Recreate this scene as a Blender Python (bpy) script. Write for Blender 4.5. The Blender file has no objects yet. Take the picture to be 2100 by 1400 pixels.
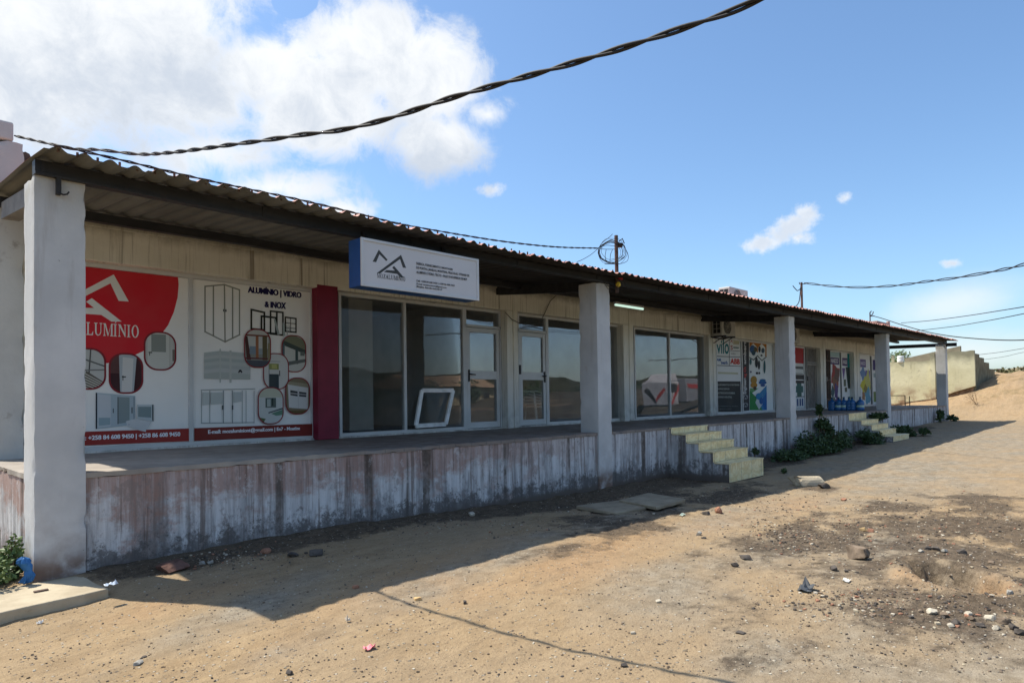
import bpy, bmesh, math, random
import numpy as np
from mathutils import Vector, noise as mnoise
random.seed(7); rng = np.random.default_rng(7)
scene = bpy.context.scene
COL = scene.collection

# ------------------------------------------------------------------ camera
FPX, PPY, PIT, ROL, YAW = 1382.81, 787.6, 0.020671, -0.014434, 0.807396
CAM = np.array([0.0, -7.1117, 1.537])
FW = np.array([math.sin(YAW)*math.cos(PIT), math.cos(YAW)*math.cos(PIT), math.sin(PIT)])
_r = np.array([math.cos(YAW), -math.sin(YAW), 0.0]); _u = np.cross(_r, FW)
RT = _r*math.cos(ROL) + _u*math.sin(ROL); UP = -_r*math.sin(ROL) + _u*math.cos(ROL)
def ray(x, y): return FW*FPX + RT*(x-1050) - UP*(y-PPY)
def onY(x, y, Y): d = ray(x, y); return CAM + d*(Y-CAM[1])/d[1]
def onX(x, y, X): d = ray(x, y); return CAM + d*(X-CAM[0])/d[0]
def onZ(x, y, Z): d = ray(x, y); return CAM + d*(Z-CAM[2])/d[2]
def far(x, y, dep): return CAM + ray(x, y)*dep/FPX

cam = bpy.data.cameras.new('camera'); co = bpy.data.objects.new('camera', cam); COL.objects.link(co)
from mathutils import Matrix
M = Matrix.Identity(4)
for i in range(3):
    M[i][0] = RT[i]; M[i][1] = UP[i]; M[i][2] = -FW[i]; M[i][3] = CAM[i]
co.matrix_world = M
cam.sensor_width = 36; cam.lens = FPX/2100*36; cam.shift_y = (PPY-700)/2100
cam.clip_start = 0.05; cam.clip_end = 4000
scene.camera = co

# ------------------------------------------------------------------ helpers
class MB:
    def __init__(s): s.v = []; s.f = []; s.m = []; s.c = []; s.cur = 0; s.col = (1, 1, 1)
    def face(s, pts):
        n = len(s.v); s.v += [tuple(map(float, p)) for p in pts]; s.f.append(tuple(range(n, n+len(pts)))); s.m.append(s.cur); s.c.append(s.col)
    def poly(s, vs, fs):
        n = len(s.v); s.v += [tuple(map(float, p)) for p in vs]
        for f in fs: s.f.append(tuple(n+i for i in f)); s.m.append(s.cur); s.c.append(s.col)
    def hexa(s, p):   # 8 corners: bottom 0-3 ccw, top 4-7
        s.poly(p, [(3, 2, 1, 0), (4, 5, 6, 7), (0, 1, 5, 4), (1, 2, 6, 5), (2, 3, 7, 6), (3, 0, 4, 7)])
    def box(s, x0, x1, y0, y1, z0, z1):
        s.hexa([(x0,y0,z0),(x1,y0,z0),(x1,y1,z0),(x0,y1,z0),(x0,y0,z1),(x1,y0,z1),(x1,y1,z1),(x0,y1,z1)])
    def rbox(s, x0, x1, y0, y1, z0, z1, st=.06, amp=.005, chip=.012):
        L_ = np.array([[x0, x1], [y0, y1], [z0, z1]], float); c_ = L_.mean(1); N = [max(1, int(math.ceil((b-a)/st))) for a, b in L_]
        def dsp(p):
            v = Vector(p); n1 = mnoise.noise_vector(v*2.3)*amp*1.6+mnoise.noise_vector(v*9)*amp*.8; q = v+n1
            ex = [abs(p[k]-L_[k][0]) < 1e-6 or abs(p[k]-L_[k][1]) < 1e-6 for k in range(3)]
            if sum(ex) >= 2:
                k_ = .25+max(0, mnoise.noise(v*7)*2.2)**1.5
                for k in range(3):
                    if ex[k]: q[k] += (1 if p[k] < c_[k] else -1)*chip*k_
            return tuple(q)
        for ax in range(3):
            u, w = [(1, 2), (2, 0), (0, 1)][ax]
            for side in (0, 1):
                V = []
                for i in range(N[u]+1):
                    for j in range(N[w]+1):
                        p = [0, 0, 0]; p[ax] = float(L_[ax][side]); p[u] = float(L_[u][0]+(L_[u][1]-L_[u][0])*i/N[u]); p[w] = float(L_[w][0]+(L_[w][1]-L_[w][0])*j/N[w]); V.append(dsp(p))
                n_ = N[w]+1; F = [(i*n_+j, (i+1)*n_+j, (i+1)*n_+j+1, i*n_+j+1) for i in range(N[u]) for j in range(N[w])]
                s.poly(V, F if side else [f[::-1] for f in F])
    def bar(s, a, b, w, h=None, up=(0, 0, 1)):
        a = Vector(a); b = Vector(b); h = h or w; d = (b-a).normalized(); up = Vector(up)
        if abs(d.dot(up)) > .95: up = Vector((0, 1, 0))
        sd = d.cross(up).normalized()*w/2; u2 = sd.cross(d).normalized()*h/2
        s.hexa([a-sd-u2, b-sd-u2, b+sd-u2, a+sd-u2, a-sd+u2, b-sd+u2, b+sd+u2, a+sd+u2])
    def tube(s, pts, r, n=6, cap=True):
        pts = [Vector(p) for p in pts]; rings = []; prev = None
        for i, p in enumerate(pts):
            d = (pts[min(i+1, len(pts)-1)]-pts[max(i-1, 0)]).normalized()
            if prev is None:
                a = d.cross(Vector((0, 0, 1)));
                if a.length < .1: a = d.cross(Vector((0, 1, 0)))
            else: a = prev - d*prev.dot(d)
            a.normalize(); b = d.cross(a); prev = a
            rr = r[i] if hasattr(r, '__len__') else r
            rings.append([p+(a*math.cos(t)+b*math.sin(t))*rr for t in [2*math.pi*k/n for k in range(n)]])
        vs = [v for R in rings for v in R]; fs = []
        for i in range(len(rings)-1):
            for k in range(n): fs.append((i*n+k, i*n+(k+1) % n, (i+1)*n+(k+1) % n, (i+1)*n+k))
        if cap: fs.append(tuple(range(n))[::-1]); fs.append(tuple(len(vs)-n+k for k in range(n)))
        s.poly(vs, fs)
    def lathe(s, c, prof, n=20):
        vs = []; fs = []
        for r, z in prof:
            for k in range(n): t = 2*math.pi*k/n; vs.append((c[0]+r*math.cos(t), c[1]+r*math.sin(t), c[2]+z))
        for i in range(len(prof)-1):
            for k in range(n): fs.append((i*n+k, i*n+(k+1) % n, (i+1)*n+(k+1) % n, (i+1)*n+k))
        fs.append(tuple(range(n))[::-1]); fs.append(tuple(len(vs)-n+k for k in range(n)))
        s.poly(vs, fs)
    def build(s, name, mats, parent=None, smooth=False, bevel=0, seg=2, center=None):
        me = bpy.data.meshes.new(name); v = np.array(s.v)
        if parent is not None:
            off = Vector((0, 0, 0)); q = parent
            while q is not None: off += q.location; q = q.parent
            loc = Vector((0, 0, 0))
        else:
            off = Vector(center) if center is not None else Vector(((v[:,0].min()+v[:,0].max())/2, (v[:,1].min()+v[:,1].max())/2, v[:,2].min()))
            loc = off
        v = v-np.array(off)
        me.from_pydata(v.tolist(), [], s.f)
        if not isinstance(mats, (list, tuple)): mats = [mats]
        for m in mats: me.materials.append(m)
        me.polygons.foreach_set('material_index', s.m)
        if any(c != (1, 1, 1) for c in s.c):
            ca = me.color_attributes.new('Col', 'FLOAT_COLOR', 'CORNER'); arr = []
            for f, c in zip(s.f, s.c): arr += [c[0], c[1], c[2], 1.0]*len(f)
            ca.data.foreach_set('color', arr)
        if smooth: me.polygons.foreach_set('use_smooth', [True]*len(me.polygons))
        me.update()
        o = bpy.data.objects.new(name, me); COL.objects.link(o); o.location = loc
        if parent is not None: o.parent = parent
        if bevel:
            b = o.modifiers.new('bevel', 'BEVEL'); b.width = bevel; b.segments = seg; b.limit_method = 'ANGLE'
        return o
def tag(o, label=None, cat=None, group=None, kind=None):
    if label: o['label'] = label
    if cat: o['category'] = cat
    if group: o['group'] = group
    if kind: o['kind'] = kind
    return o
def empty(name, loc, label, cat, group=None):
    o = bpy.data.objects.new(name, None); COL.objects.link(o); o.location = loc; o.empty_display_size = .2
    return tag(o, label, cat, group)
def copy_tree(o, parent=None):
    c = o.copy(); COL.objects.link(c)
    if parent: c.parent = parent
    for ch in [x for x in o.children]: copy_tree(ch, c)
    return c

# ------------------------------------------------------------------ materials
class NT:
    def __init__(s, name):
        s.m = bpy.data.materials.new(name); s.m.use_nodes = True; s.t = s.m.node_tree; s.n = s.t.nodes; s.l = s.t.links
        s.b = s.n['Principled BSDF']; s.out = s.n['Material Output']
        g = s.n.new('ShaderNodeNewGeometry'); s.pos = g.outputs['Position']; s.nrm = g.outputs['Normal']
        sx = s.n.new('ShaderNodeSeparateXYZ'); s.l.new(s.pos, sx.inputs[0]); s.x, s.y, s.z = sx.outputs
    def put(s, sock, v):
        if hasattr(v, 'links') or isinstance(v, bpy.types.NodeSocket): s.l.new(v, sock)
        elif isinstance(v, (tuple, list)) and len(v) == 3 and sock.type == 'RGBA': sock.default_value = (*v, 1)
        else: sock.default_value = v
    def map(s, sc, off=(0, 0, 0)):
        k = s.n.new('ShaderNodeVectorMath'); k.operation = 'MULTIPLY_ADD'; s.l.new(s.pos, k.inputs[0]); k.inputs[1].default_value = sc; k.inputs[2].default_value = off; return k.outputs[0]
    def noise(s, sc=1, det=4, rough=.55, vec=None, dist=0, color=False):
        k = s.n.new('ShaderNodeTexNoise'); k.inputs['Scale'].default_value = sc; k.inputs['Detail'].default_value = det; k.inputs['Roughness'].default_value = rough; k.inputs['Distortion'].default_value = dist
        s.l.new(vec if vec is not None else s.pos, k.inputs['Vector']); return k.outputs['Color' if color else 'Fac']
    def vor(s, sc, vec=None, feat='F1', out='Distance'):
        k = s.n.new('ShaderNodeTexVoronoi'); k.feature = feat; k.inputs['Scale'].default_value = sc; s.l.new(vec if vec is not None else s.pos, k.inputs['Vector']); return k.outputs[out]
    def ramp(s, f, a, b, lo=0.0, hi=1.0):
        k = s.n.new('ShaderNodeMapRange'); k.interpolation_type = 'SMOOTHSTEP'; s.put(k.inputs[0], f)
        k.inputs[1].default_value = a; k.inputs[2].default_value = b; k.inputs[3].default_value = lo; k.inputs[4].default_value = hi; return k.outputs[0]
    def math(s, op, a, b=0.0, c=0.0):
        k = s.n.new('ShaderNodeMath'); k.operation = op; s.put(k.inputs[0], a); s.put(k.inputs[1], b); s.put(k.inputs[2], c); return k.outputs[0]
    def mul(s, a, b): return s.math('MULTIPLY', a, b)
    def mix(s, f, a, b, mode='MIX'):
        k = s.n.new('ShaderNodeMix'); k.data_type = 'RGBA'; k.blend_type = mode; k.clamp_factor = True
        s.put(k.inputs[0], f); s.put(k.inputs[6], a); s.put(k.inputs[7], b); return k.outputs[2]
    def bump(s, h, st=.3, dist=.01):
        k = s.n.new('ShaderNodeBump'); k.inputs['Strength'].default_value = st; k.inputs['Distance'].default_value = dist; s.l.new(h, k.inputs['Height']); s.l.new(k.outputs[0], s.b.inputs['Normal'])
    def fin(s, col, rough=.85, spec=.3, metal=0):
        s.put(s.b.inputs['Base Color'], col); s.put(s.b.inputs['Roughness'], rough); s.b.inputs['Specular IOR Level'].default_value = spec; s.b.inputs['Metallic'].default_value = metal; return s.m
def simple(name, col, rough=.7, spec=.3, metal=0, var=.15, sc=6, bump=0):
    t = NT(name); n = t.noise(sc, 5); d = tuple(c*(1-var) for c in col); l = tuple(min(1, c*(1+var)) for c in col)
    c = t.mix(t.ramp(n, .3, .7), d, l)
    if bump: t.bump(t.noise(sc*12, 4), bump, .004)
    return t.fin(c, rough, spec, metal)

def m_pillar():
    t = NT('pillar_plaster')
    c = t.mix(t.ramp(t.noise(1.3, 6, .6), .35, .7), (.50, .505, .50), (.61, .61, .60))
    c = t.mix(t.mul(t.ramp(t.noise(7, 6, .7, t.map((1, 1, .35))), .58, .75), .35), c, (.34, .32, .29))
    c = t.mix(t.mul(t.ramp(t.noise(1, 5, .65, t.map((7, 7, .5), (2, 2, 0))), .56, .7), .3), c, (.3, .27, .24)); low = t.mul(t.ramp(t.z, .95, .0), t.ramp(t.noise(4, 6, .65), .3, .75))
    c = t.mix(t.mul(low, .6), c, (.26, .2, .17))
    c = t.mix(t.mul(t.ramp(t.z, .3, .06), t.ramp(t.noise(6, 5), .2, .6)), c, (.2, .14, .11))
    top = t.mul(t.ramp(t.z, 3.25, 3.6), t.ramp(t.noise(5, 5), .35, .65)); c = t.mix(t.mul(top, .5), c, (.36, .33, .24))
    sp = t.mul(t.ramp(t.noise(22, 3), .72, .78), .6); c = t.mix(sp, c, (.14, .13, .12))
    t.bump(t.noise(18, 8, .7), .35, .012); return t.fin(c, .9, .15)
def m_plinth():
    t = NT('stained_plinth_render')
    st = t.map((9, 9, .55)); s1 = t.noise(1, 6, .7, st); s2 = t.noise(2.6, 6, .75, t.map((9, 9, .4), (5, 1, 2)))
    c = t.mix(t.ramp(s1, .3, .62), (.25, .245, .245), (.64, .64, .64))
    # worn red-brown wash, mostly toward the top edge
    rn = t.noise(1.6, 7, .7, t.map((1, 1, 1.6), (3, 0, 7))); top = t.ramp(t.z, .35, .9)
    red = t.ramp(t.math('ADD', rn, t.mul(top, .27)), .5, .66); red = t.mul(red, t.ramp(s2, .25, .6, .55, 1.0))
    xm = t.ramp(t.x, 10.5, 6.0); c = t.mix(t.mul(red, t.math('MULTIPLY_ADD', xm, .65, .12)), c, (.33, .19, .145))
    # grey damp patches low down
    lown = t.math('ADD', t.math('ADD', t.mul(t.noise(2.3, 8, .78, t.map((1.6, 1.6, 1.0))), .6), t.mul(t.noise(14, 6, .75, t.map((1, 1, .6))), .4)), t.ramp(t.z, .5, -.05, 0, .13)); c = t.mix(t.mul(t.ramp(lown, .53, .66), .72), c, (.16, .155, .155))
    # drips
    dr = t.noise(1, 3, .5, t.map((4.2, 4.2, .12), (0, 0, 3))); c = t.mix(t.mul(t.mul(t.ramp(dr, .55, .63), t.ramp(t.noise(3, 6, .7), .3, .55, .35, 1.0)), .85), c, (.085, .065, .05)); d2 = t.noise(1, 5, .65, t.map((14, 14, .45), (8, 0, 1))); c = t.mix(t.mul(t.ramp(d2, .56, .66), .65), c, (.13, .09, .07))
    fine = t.noise(1, 5, .7, t.map((34, 34, 1.0))); c = t.mix(t.mul(t.ramp(fine, .52, .7), .3), c, (.15, .13, .13))
    # narrow regular joints
    fr = t.math('FRACT', t.math('MULTIPLY_ADD', t.x, 2.35, t.mul(t.noise(1.1, 2), .35))); ed = t.math('ABSOLUTE', t.math('SUBTRACT', fr, .5))
    c = t.mix(t.mul(t.mul(t.ramp(ed, .05, .01), t.ramp(t.noise(1, 3, .5, t.map((1, 1, 3))), .35, .6)), t.ramp(t.x, 2.5, 5.5, .15, .42)), c, (.07, .06, .055))
    pe = t.noise(4.5, 9, .8, t.map((1, 1, .8), (4, 4, 4))); c = t.mix(t.mul(t.ramp(pe, .54, .6), .55), c, (.24, .2, .18)); c = t.mix(t.mul(t.ramp(pe, .44, .38), .45), c, (.62, .61, .6))
    sp = t.math('ADD', t.noise(6, 8, .8), t.ramp(t.z, .42, -.02, 0, .2)); c = t.mix(t.mul(t.ramp(sp, .6, .7), .8), c, (.105, .095, .09)); c = t.mix(t.ramp(t.z, .06, -.06), c, (.12, .1, .085))
    t.bump(t.math('ADD', t.noise(1, 8, .7, t.map((22, 22, 7))), lown), .5, .015); return t.fin(c, .92, .12)
def m_wall():
    t = NT('cream_wall_paint')
    c = t.mix(t.ramp(t.noise(1.1, 6, .6), .3, .7), (.70, .675, .58), (.82, .80, .71))
    blue = t.ramp(t.math('ADD', t.z, t.mul(t.noise(2, 4), .8)), 3.0, 1.7); c = t.mix(t.mul(blue, .75), c, (.62, .63, .62))  # cooler sky light on the lower wall, put into the colour
    dr = t.noise(1, 4, .6, t.map((6.5, 6.5, .18))); c = t.mix(t.mul(t.ramp(dr, .62, .70), .65), c, (.13, .1, .07))
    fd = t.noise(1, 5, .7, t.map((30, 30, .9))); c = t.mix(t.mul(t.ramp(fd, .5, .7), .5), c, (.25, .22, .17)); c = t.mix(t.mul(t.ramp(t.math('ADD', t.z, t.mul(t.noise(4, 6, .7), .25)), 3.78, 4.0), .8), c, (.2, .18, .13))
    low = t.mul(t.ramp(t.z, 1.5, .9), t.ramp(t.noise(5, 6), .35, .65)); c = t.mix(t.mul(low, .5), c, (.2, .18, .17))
    t.bump(t.noise(14, 8, .7), .3, .01); return t.fin(c, .9, .15)
def m_white_wall():
    t = NT('weathered_white_wall')
    c = t.mix(t.ramp(t.noise(.9, 6, .6), .35, .65), (.50, .51, .50), (.64, .65, .63))
    c = t.mix(t.mul(t.ramp(t.noise(3.2, 6, .7), .58, .72), .6), c, (.22, .19, .17))
    c = t.mix(t.mul(t.ramp(t.z, 3.2, 4.0), .35), c, (.36, .33, .32))
    t.bump(t.noise(12, 8, .7), .4, .012); return t.fin(c, .9, .15)
def m_concrete(name, a, b, sc=3, sp=.35):
    t = NT(name); c = t.mix(t.ramp(t.noise(sc, 7, .65), .3, .7), a, b)
    c = t.mix(t.mul(t.ramp(t.noise(sc*9, 4), .6, .75), sp), c, tuple(x*.45 for x in a))
    t.bump(t.noise(sc*14, 8, .7), .5, .01); return t.fin(c, .92, .15)
def m_veranda():
    t = NT('veranda_floor'); c = t.mix(t.ramp(t.noise(1.2, 7, .65), .3, .7), (.27, .235, .20), (.40, .355, .30))
    k = t.n.new('ShaderNodeTexBrick'); k.offset = 0; t.l.new(t.pos, k.inputs['Vector']); k.inputs['Scale'].default_value = 1
    k.inputs['Brick Width'].default_value = .3; k.inputs['Row Height'].default_value = .3; k.inputs['Mortar Size'].default_value = .008
    k.inputs['Color1'].default_value = (.15, .11, .095, 1); k.inputs['Color2'].default_value = (.2, .155, .135, 1); k.inputs['Mortar'].default_value = (.06, .05, .045, 1)
    c = t.mix(t.ramp(t.x, 4.2, 5.4), c, t.mix(.35, k.outputs[0], c)); return t.fin(c, t.ramp(t.noise(5, 5), .3, .7, .45, .8), .3)
def m_tile():
    t = NT('yellow_marbled_tile'); n = t.noise(3, 6, .65, t.map((1, 1, 1.6)), 2.2)
    c = t.mix(t.ramp(n, .4, .62), (.74, .585, .29), (.88, .77, .48)); c = t.mix(t.mul(t.ramp(t.noise(5, 6, .7), .52, .7), .4), c, (.3, .26, .15))
    fr = t.math('ABSOLUTE', t.math('SUBTRACT', t.math('FRACT', t.math('MULTIPLY', t.x, 2.2)), .5)); c = t.mix(t.ramp(fr, .012, .006), c, (.2, .17, .12))
    return t.fin(c, .4, .45)
def m_glass():
    m = bpy.data.materials.new('window_glass'); m.use_nodes = True; n = m.node_tree.nodes; l = m.node_tree.links; n.clear()
    o = n.new('ShaderNodeOutputMaterial'); mx = n.new('ShaderNodeMixShader'); tr = n.new('ShaderNodeBsdfTransparent'); gl = n.new('ShaderNodeBsdfGlossy')
    fr = n.new('ShaderNodeFresnel'); fr.inputs[0].default_value = 1.5; tr.inputs[0].default_value = (.90, .92, .92, 1); gl.inputs['Roughness'].default_value = .0; gl.inputs[0].default_value = (.95, .88, .92, 1)
    ma = n.new('ShaderNodeMath'); ma.operation = 'MULTIPLY'; ma.inputs[1].default_value = .27; ma.use_clamp = True
    l.new(fr.outputs[0], ma.inputs[0]); l.new(ma.outputs[0], mx.inputs[0]); l.new(tr.outputs[0], mx.inputs[1]); l.new(gl.outputs[0], mx.inputs[2]); 
    tc = n.new('ShaderNodeNewGeometry'); nz_ = n.new('ShaderNodeTexNoise'); nz_.inputs['Scale'].default_value = 1.6; nz_.inputs['Detail'].default_value = 7; l.new(tc.outputs['Position'], nz_.inputs['Vector'])
    mr = n.new('ShaderNodeMapRange'); l.new(nz_.outputs['Fac'], mr.inputs[0]); mr.inputs[1].default_value = .3; mr.inputs[2].default_value = .75; mr.inputs[3].default_value = .008; mr.inputs[4].default_value = .055
    df = n.new('ShaderNodeBsdfDiffuse'); df.inputs[0].default_value = (.42, .42, .42, 1); m2 = n.new('ShaderNodeMixShader'); l.new(mr.outputs[0], m2.inputs[0]); l.new(mx.outputs[0], m2.inputs[1]); l.new(df.outputs[0], m2.inputs[2])
    n3 = n.new('ShaderNodeTexNoise'); n3.inputs['Scale'].default_value = 1.1; n3.inputs['Detail'].default_value = 1; l.new(tc.outputs['Position'], n3.inputs['Vector']); bp = n.new('ShaderNodeBump'); bp.inputs['Strength'].default_value = .25; bp.inputs['Distance'].default_value = .012; l.new(n3.outputs['Fac'], bp.inputs['Height']); l.new(bp.outputs[0], gl.inputs['Normal'])
    l.new(m2.outputs[0], o.inputs[0]); return m
def m_print():
    t = NT('printed_vinyl'); a = t.n.new('ShaderNodeVertexColor'); a.layer_name = 'Col'
    c = t.mix(t.mul(t.ramp(t.noise(2.2, 5), .35, .7), .06), a.outputs[0], (.3, .27, .22)); return t.fin(c, .6, .15)
def m_rooftop():
    t = NT('red_roof_paint'); c = t.mix(t.ramp(t.noise(1.5, 6), .3, .7), (.42, .17, .12), (.55, .3, .24)); return t.fin(c, .5, .4)
def m_roofunder():
    t = NT('dull_galvanised_underside'); c = t.mix(t.ramp(t.noise(1.2, 6, .6, t.map((2, .4, 1))), .3, .7), (.11, .113, .105), (.17, .175, .165)); c = t.mix(t.ramp(t.math('ADD', t.x, t.noise(1, 4)), 5.5, 8.5), c, t.mix(t.noise(3, 5), (.03, .028, .026), (.07, .065, .06)))  # underside colour turns much darker past the first bay
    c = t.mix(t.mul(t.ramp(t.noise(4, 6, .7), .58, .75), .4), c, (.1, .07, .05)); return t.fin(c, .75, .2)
def m_steel():
    t = NT('dark_steel_paint'); c = t.mix(t.ramp(t.noise(2, 5, .6, t.map((1, 4, 4))), .3, .7), (.018, .019, .022), (.036, .036, .038))
    c = t.mix(t.mul(t.ramp(t.noise(9, 6, .7), .62, .75), .35), c, (.09, .06, .045)); return t.fin(c, .6, .35)
def m_yellow_wall():
    t = NT('mouldy_yellow_render'); c = t.mix(t.ramp(t.noise(.8, 7, .65), .3, .7), (.60, .55, .34), (.74, .69, .46))
    up = t.ramp(t.math('ADD', t.z, t.mul(t.noise(1.3, 5), .9)), 3.4, 4.1); c = t.mix(t.mul(up, .8), c, (.17, .16, .11)); c = t.mix(t.mul(t.ramp(t.noise(3.5, 7, .75), .56, .68), .5), c, (.27, .23, .13))
    c = t.mix(t.mul(t.ramp(t.noise(1, 6, .7, t.map((2.2, 2.2, .5))), .55, .7), .5), c, (.24, .22, .14))
    c = t.mix(t.mul(t.ramp(t.z, 2.1, 1.3), t.ramp(t.noise(1.6, 6), .4, .65)), c, (.3, .2, .12))
    t.bump(t.noise(6, 8, .7), .5, .03); return t.fin(c, .92, .12)
def m_leaf(name, a, b):
    t = NT(name); c = t.mix(t.ramp(t.noise(9, 3), .3, .7), a, b); t.b.inputs['Subsurface Weight'].default_value = 0
    return t.fin(c, .55, .35)
def m_ground():
    t = NT('dirt_ground'); a = t.n.new('ShaderNodeVertexColor'); a.layer_name = 'Mask'; sp = t.n.new('ShaderNodeSeparateColor'); t.l.new(a.outputs[0], sp.inputs[0])
    dark, grey, orange = sp.outputs
    big = t.noise(.55, 5, .6); mid = t.noise(3.2, 7, .68, t.map((1, 1.5, 1))); fine = t.noise(46, 5, .7); grit = t.noise(130, 3, .6)
    c = t.mix(t.ramp(mid, .3, .7), (.28, .195, .108), (.395, .285, .165)); c = t.mix(t.mul(t.ramp(big, .35, .65), .6), c, (.33, .25, .16))
    c = t.mix(t.mul(orange, .6), c, (.40, .235, .115))
    gc = t.mix(t.ramp(t.noise(7, 6, .7), .35, .65), (.19, .165, .125), (.33, .29, .225)); c = t.mix(t.math('MULTIPLY', grey, t.ramp(t.noise(1.7, 6), .3, .6, .45, 1)), c, gc)
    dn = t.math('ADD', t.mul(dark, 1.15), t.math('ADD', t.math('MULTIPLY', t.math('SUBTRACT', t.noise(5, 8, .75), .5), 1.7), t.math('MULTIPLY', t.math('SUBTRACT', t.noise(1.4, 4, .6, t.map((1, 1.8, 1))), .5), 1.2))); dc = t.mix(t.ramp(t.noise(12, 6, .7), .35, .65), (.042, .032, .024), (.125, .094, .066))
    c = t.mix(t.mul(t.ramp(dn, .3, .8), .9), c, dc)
    c = t.mix(t.mul(t.ramp(t.noise(9, 8, .78, t.map((1, 1.7, 1), (5, 5, 0))), .52, .66), .45), c, (.165, .122, .078)); c = t.mix(t.mul(t.ramp(t.noise(2.1, 7, .7, t.map((.7, 2.2, 1), (1, 9, 0))), .5, .68), .35), c, (.2, .15, .098))
    c = t.mix(t.mul(t.ramp(fine, .56, .68), .5), c, (.14, .1, .065)); c = t.mix(t.mul(t.ramp(grit, .6, .72), .55), c, (.10, .08, .06)); c = t.mix(t.mul(t.ramp(grit, .40, .30), .4), c, (.62, .53, .4))
    vd = t.vor(26); vc = t.vor(26, out='Color'); sv = t.n.new('ShaderNodeSeparateColor'); t.l.new(vc, sv.inputs[0])
    peb = t.mul(t.ramp(vd, .34, .22), t.ramp(sv.outputs[0], .78, .80)); pc = t.mix(sv.outputs[1], (.12, .1, .085), (.55, .48, .38)); c = t.mix(t.mul(peb, .85), c, pc)
    hill = t.mul(t.ramp(t.x, 40, 44), t.ramp(t.noise(.9, 8, .75, t.map((1, 1, 3))), .46, .62)); c = t.mix(t.mul(hill, .6), c, (.16, .125, .06))
    h = t.math('ADD', t.mul(mid, .9), t.math('ADD', t.mul(fine, .35), t.mul(grit, .16))); h = t.math('ADD', h, t.mul(peb, .35))
    t.bump(h, 1.0, .035); return t.fin(c, .95, .1)
PIL, PLI, WAL, WWH = m_pillar(), m_plinth(), m_wall(), m_white_wall()
CON = m_concrete('grey_concrete', (.26, .245, .215), (.38, .36, .315)); SLB = m_concrete('sandy_concrete', (.36, .30, .21), (.50, .43, .31), 2, .25); DCON = m_concrete('dark_concrete', (.15, .15, .15), (.24, .235, .23))
VER, TIL, GLA, PRI = m_veranda(), m_tile(), m_glass(), m_print()
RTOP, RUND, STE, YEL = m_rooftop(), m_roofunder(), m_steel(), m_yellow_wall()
ALU = simple('white_aluminium', (.56, .57, .57), .4, .4, 0, .06, 3); MAR = simple('maroon_paint', (.19, .012, .035), .55, .35, 0, .12, 3)
INT = simple('interior_paint', (.6, .59, .57), .9, .1, 0, .1, 2); WPL = simple('white_plastic', (.8, .8, .75), .4, .4, 0, .05)
BLK = simple('black_plastic', (.015, .015, .016), .5, .4); CAB = simple('cable_rubber', (.018, .017, .018), .65, .3, 0, .3, 30)
ACM = simple('ac_casing', (.5, .49, .45), .5, .4, 0, .12); RUST = simple('rusty_steel', (.11, .07, .055), .7, .3, 0, .4, 12); GRL = simple('grey_grille_paint', (.33, .32, .3), .6, .3, 0, .15, 8)
BLU = simple('sign_blue', (.015, .075, .26), .45, .4, 0, .08); PNK = simple('pinkish_plaster', (.42, .3, .26), .9, .1, 0, .2, 3, .3)
STM = simple('stone', (.19, .145, .105), .95, .1, 0, .45, 9, .9); STR = simple('red_stone', (.33, .17, .11), .95, .1, 0, .25, 14, .6); STD = simple('dark_stone', (.09, .078, .068), .95, .1, 0, .35, 14, .6); STW = simple('pale_stone', (.48, .43, .34), .95, .1, 0, .2, 14, .5)
LEA = m_leaf('dark_leaf', (.028, .055, .02), (.06, .1, .032)); LEB = m_leaf('bright_leaf', (.07, .12, .03), (.14, .19, .06)); WOOD = simple('bark', (.14, .1, .07), .9, .1, 0, .3, 12)
FLO = simple('white_petal', (.7, .7, .66), .7, .2)

# ------------------------------------------------------------------ ground
CP = [(1.4,0,0),(3.2,0,.0),(5.1,0,.0),(7.9,0,-.1),(9.6,0,-.11),(13,-1,-.12),(20,-1,-.02),(27,-1,.08),(36.8,0,.2),(0,-7,-.03),(3,-5,0),(4,-2.3,0),(7,-2,-.03),(10,-5,-.06),(20,-6,-.0),(30,-6,.08),
      (38,-3,.2),(40.5,-.5,.28),(41,3,.75),(44,5.5,.62),(44,3.5,.8),(44,2,1.05),(44,.2,1.52),(44.5,-1.3,1.9),(43.5,-2.5,1.75),(47,-1,2.35),(50,-4,2.45),(52,-9,2.3),(46,-7,1.7),(42,-5,.75),(56,0,2.6),(60,6,2.7),(70,-10,2.7),(0,2,0),(-6,-4,-.03),(0,-14,-.1),(1.7,-.9,-.11),(1.95,-1.5,-.07),(.9,-1.2,-.12),(15,-16,-.1),(36,-16,.1),(12,4,0),(30,5,.3),(80,10,2.8)]
cp = np.array(CP, float)
def _U(d2): return 0.5*d2*np.log(d2+1e-9)
_n = len(cp); K = _U(((cp[:,None,:2]-cp[None,:,:2])**2).sum(-1)) + np.eye(_n)*.3; Pm = np.c_[np.ones(_n), cp[:,:2]]
_A = np.block([[K, Pm], [Pm.T, np.zeros((3, 3))]]); _w = np.linalg.solve(_A, np.r_[cp[:,2], 0, 0, 0])
def _h(i, j): 
    n = (i.astype(np.int64)*374761393 + j.astype(np.int64)*668265263) & 0xffffffff; n = ((n ^ (n >> 13))*1274126177) & 0xffffffff; return ((n ^ (n >> 16)) & 0xffff)/65535.0
def vn(x, y):
    i = np.floor(x); j = np.floor(y); fx = x-i; fy = y-j; fx = fx*fx*(3-2*fx); fy = fy*fy*(3-2*fy); i = i.astype(np.int64); j = j.astype(np.int64)
    return (_h(i,j)*(1-fx)+_h(i+1,j)*fx)*(1-fy)+(_h(i,j+1)*(1-fx)+_h(i+1,j+1)*fx)*fy
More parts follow.
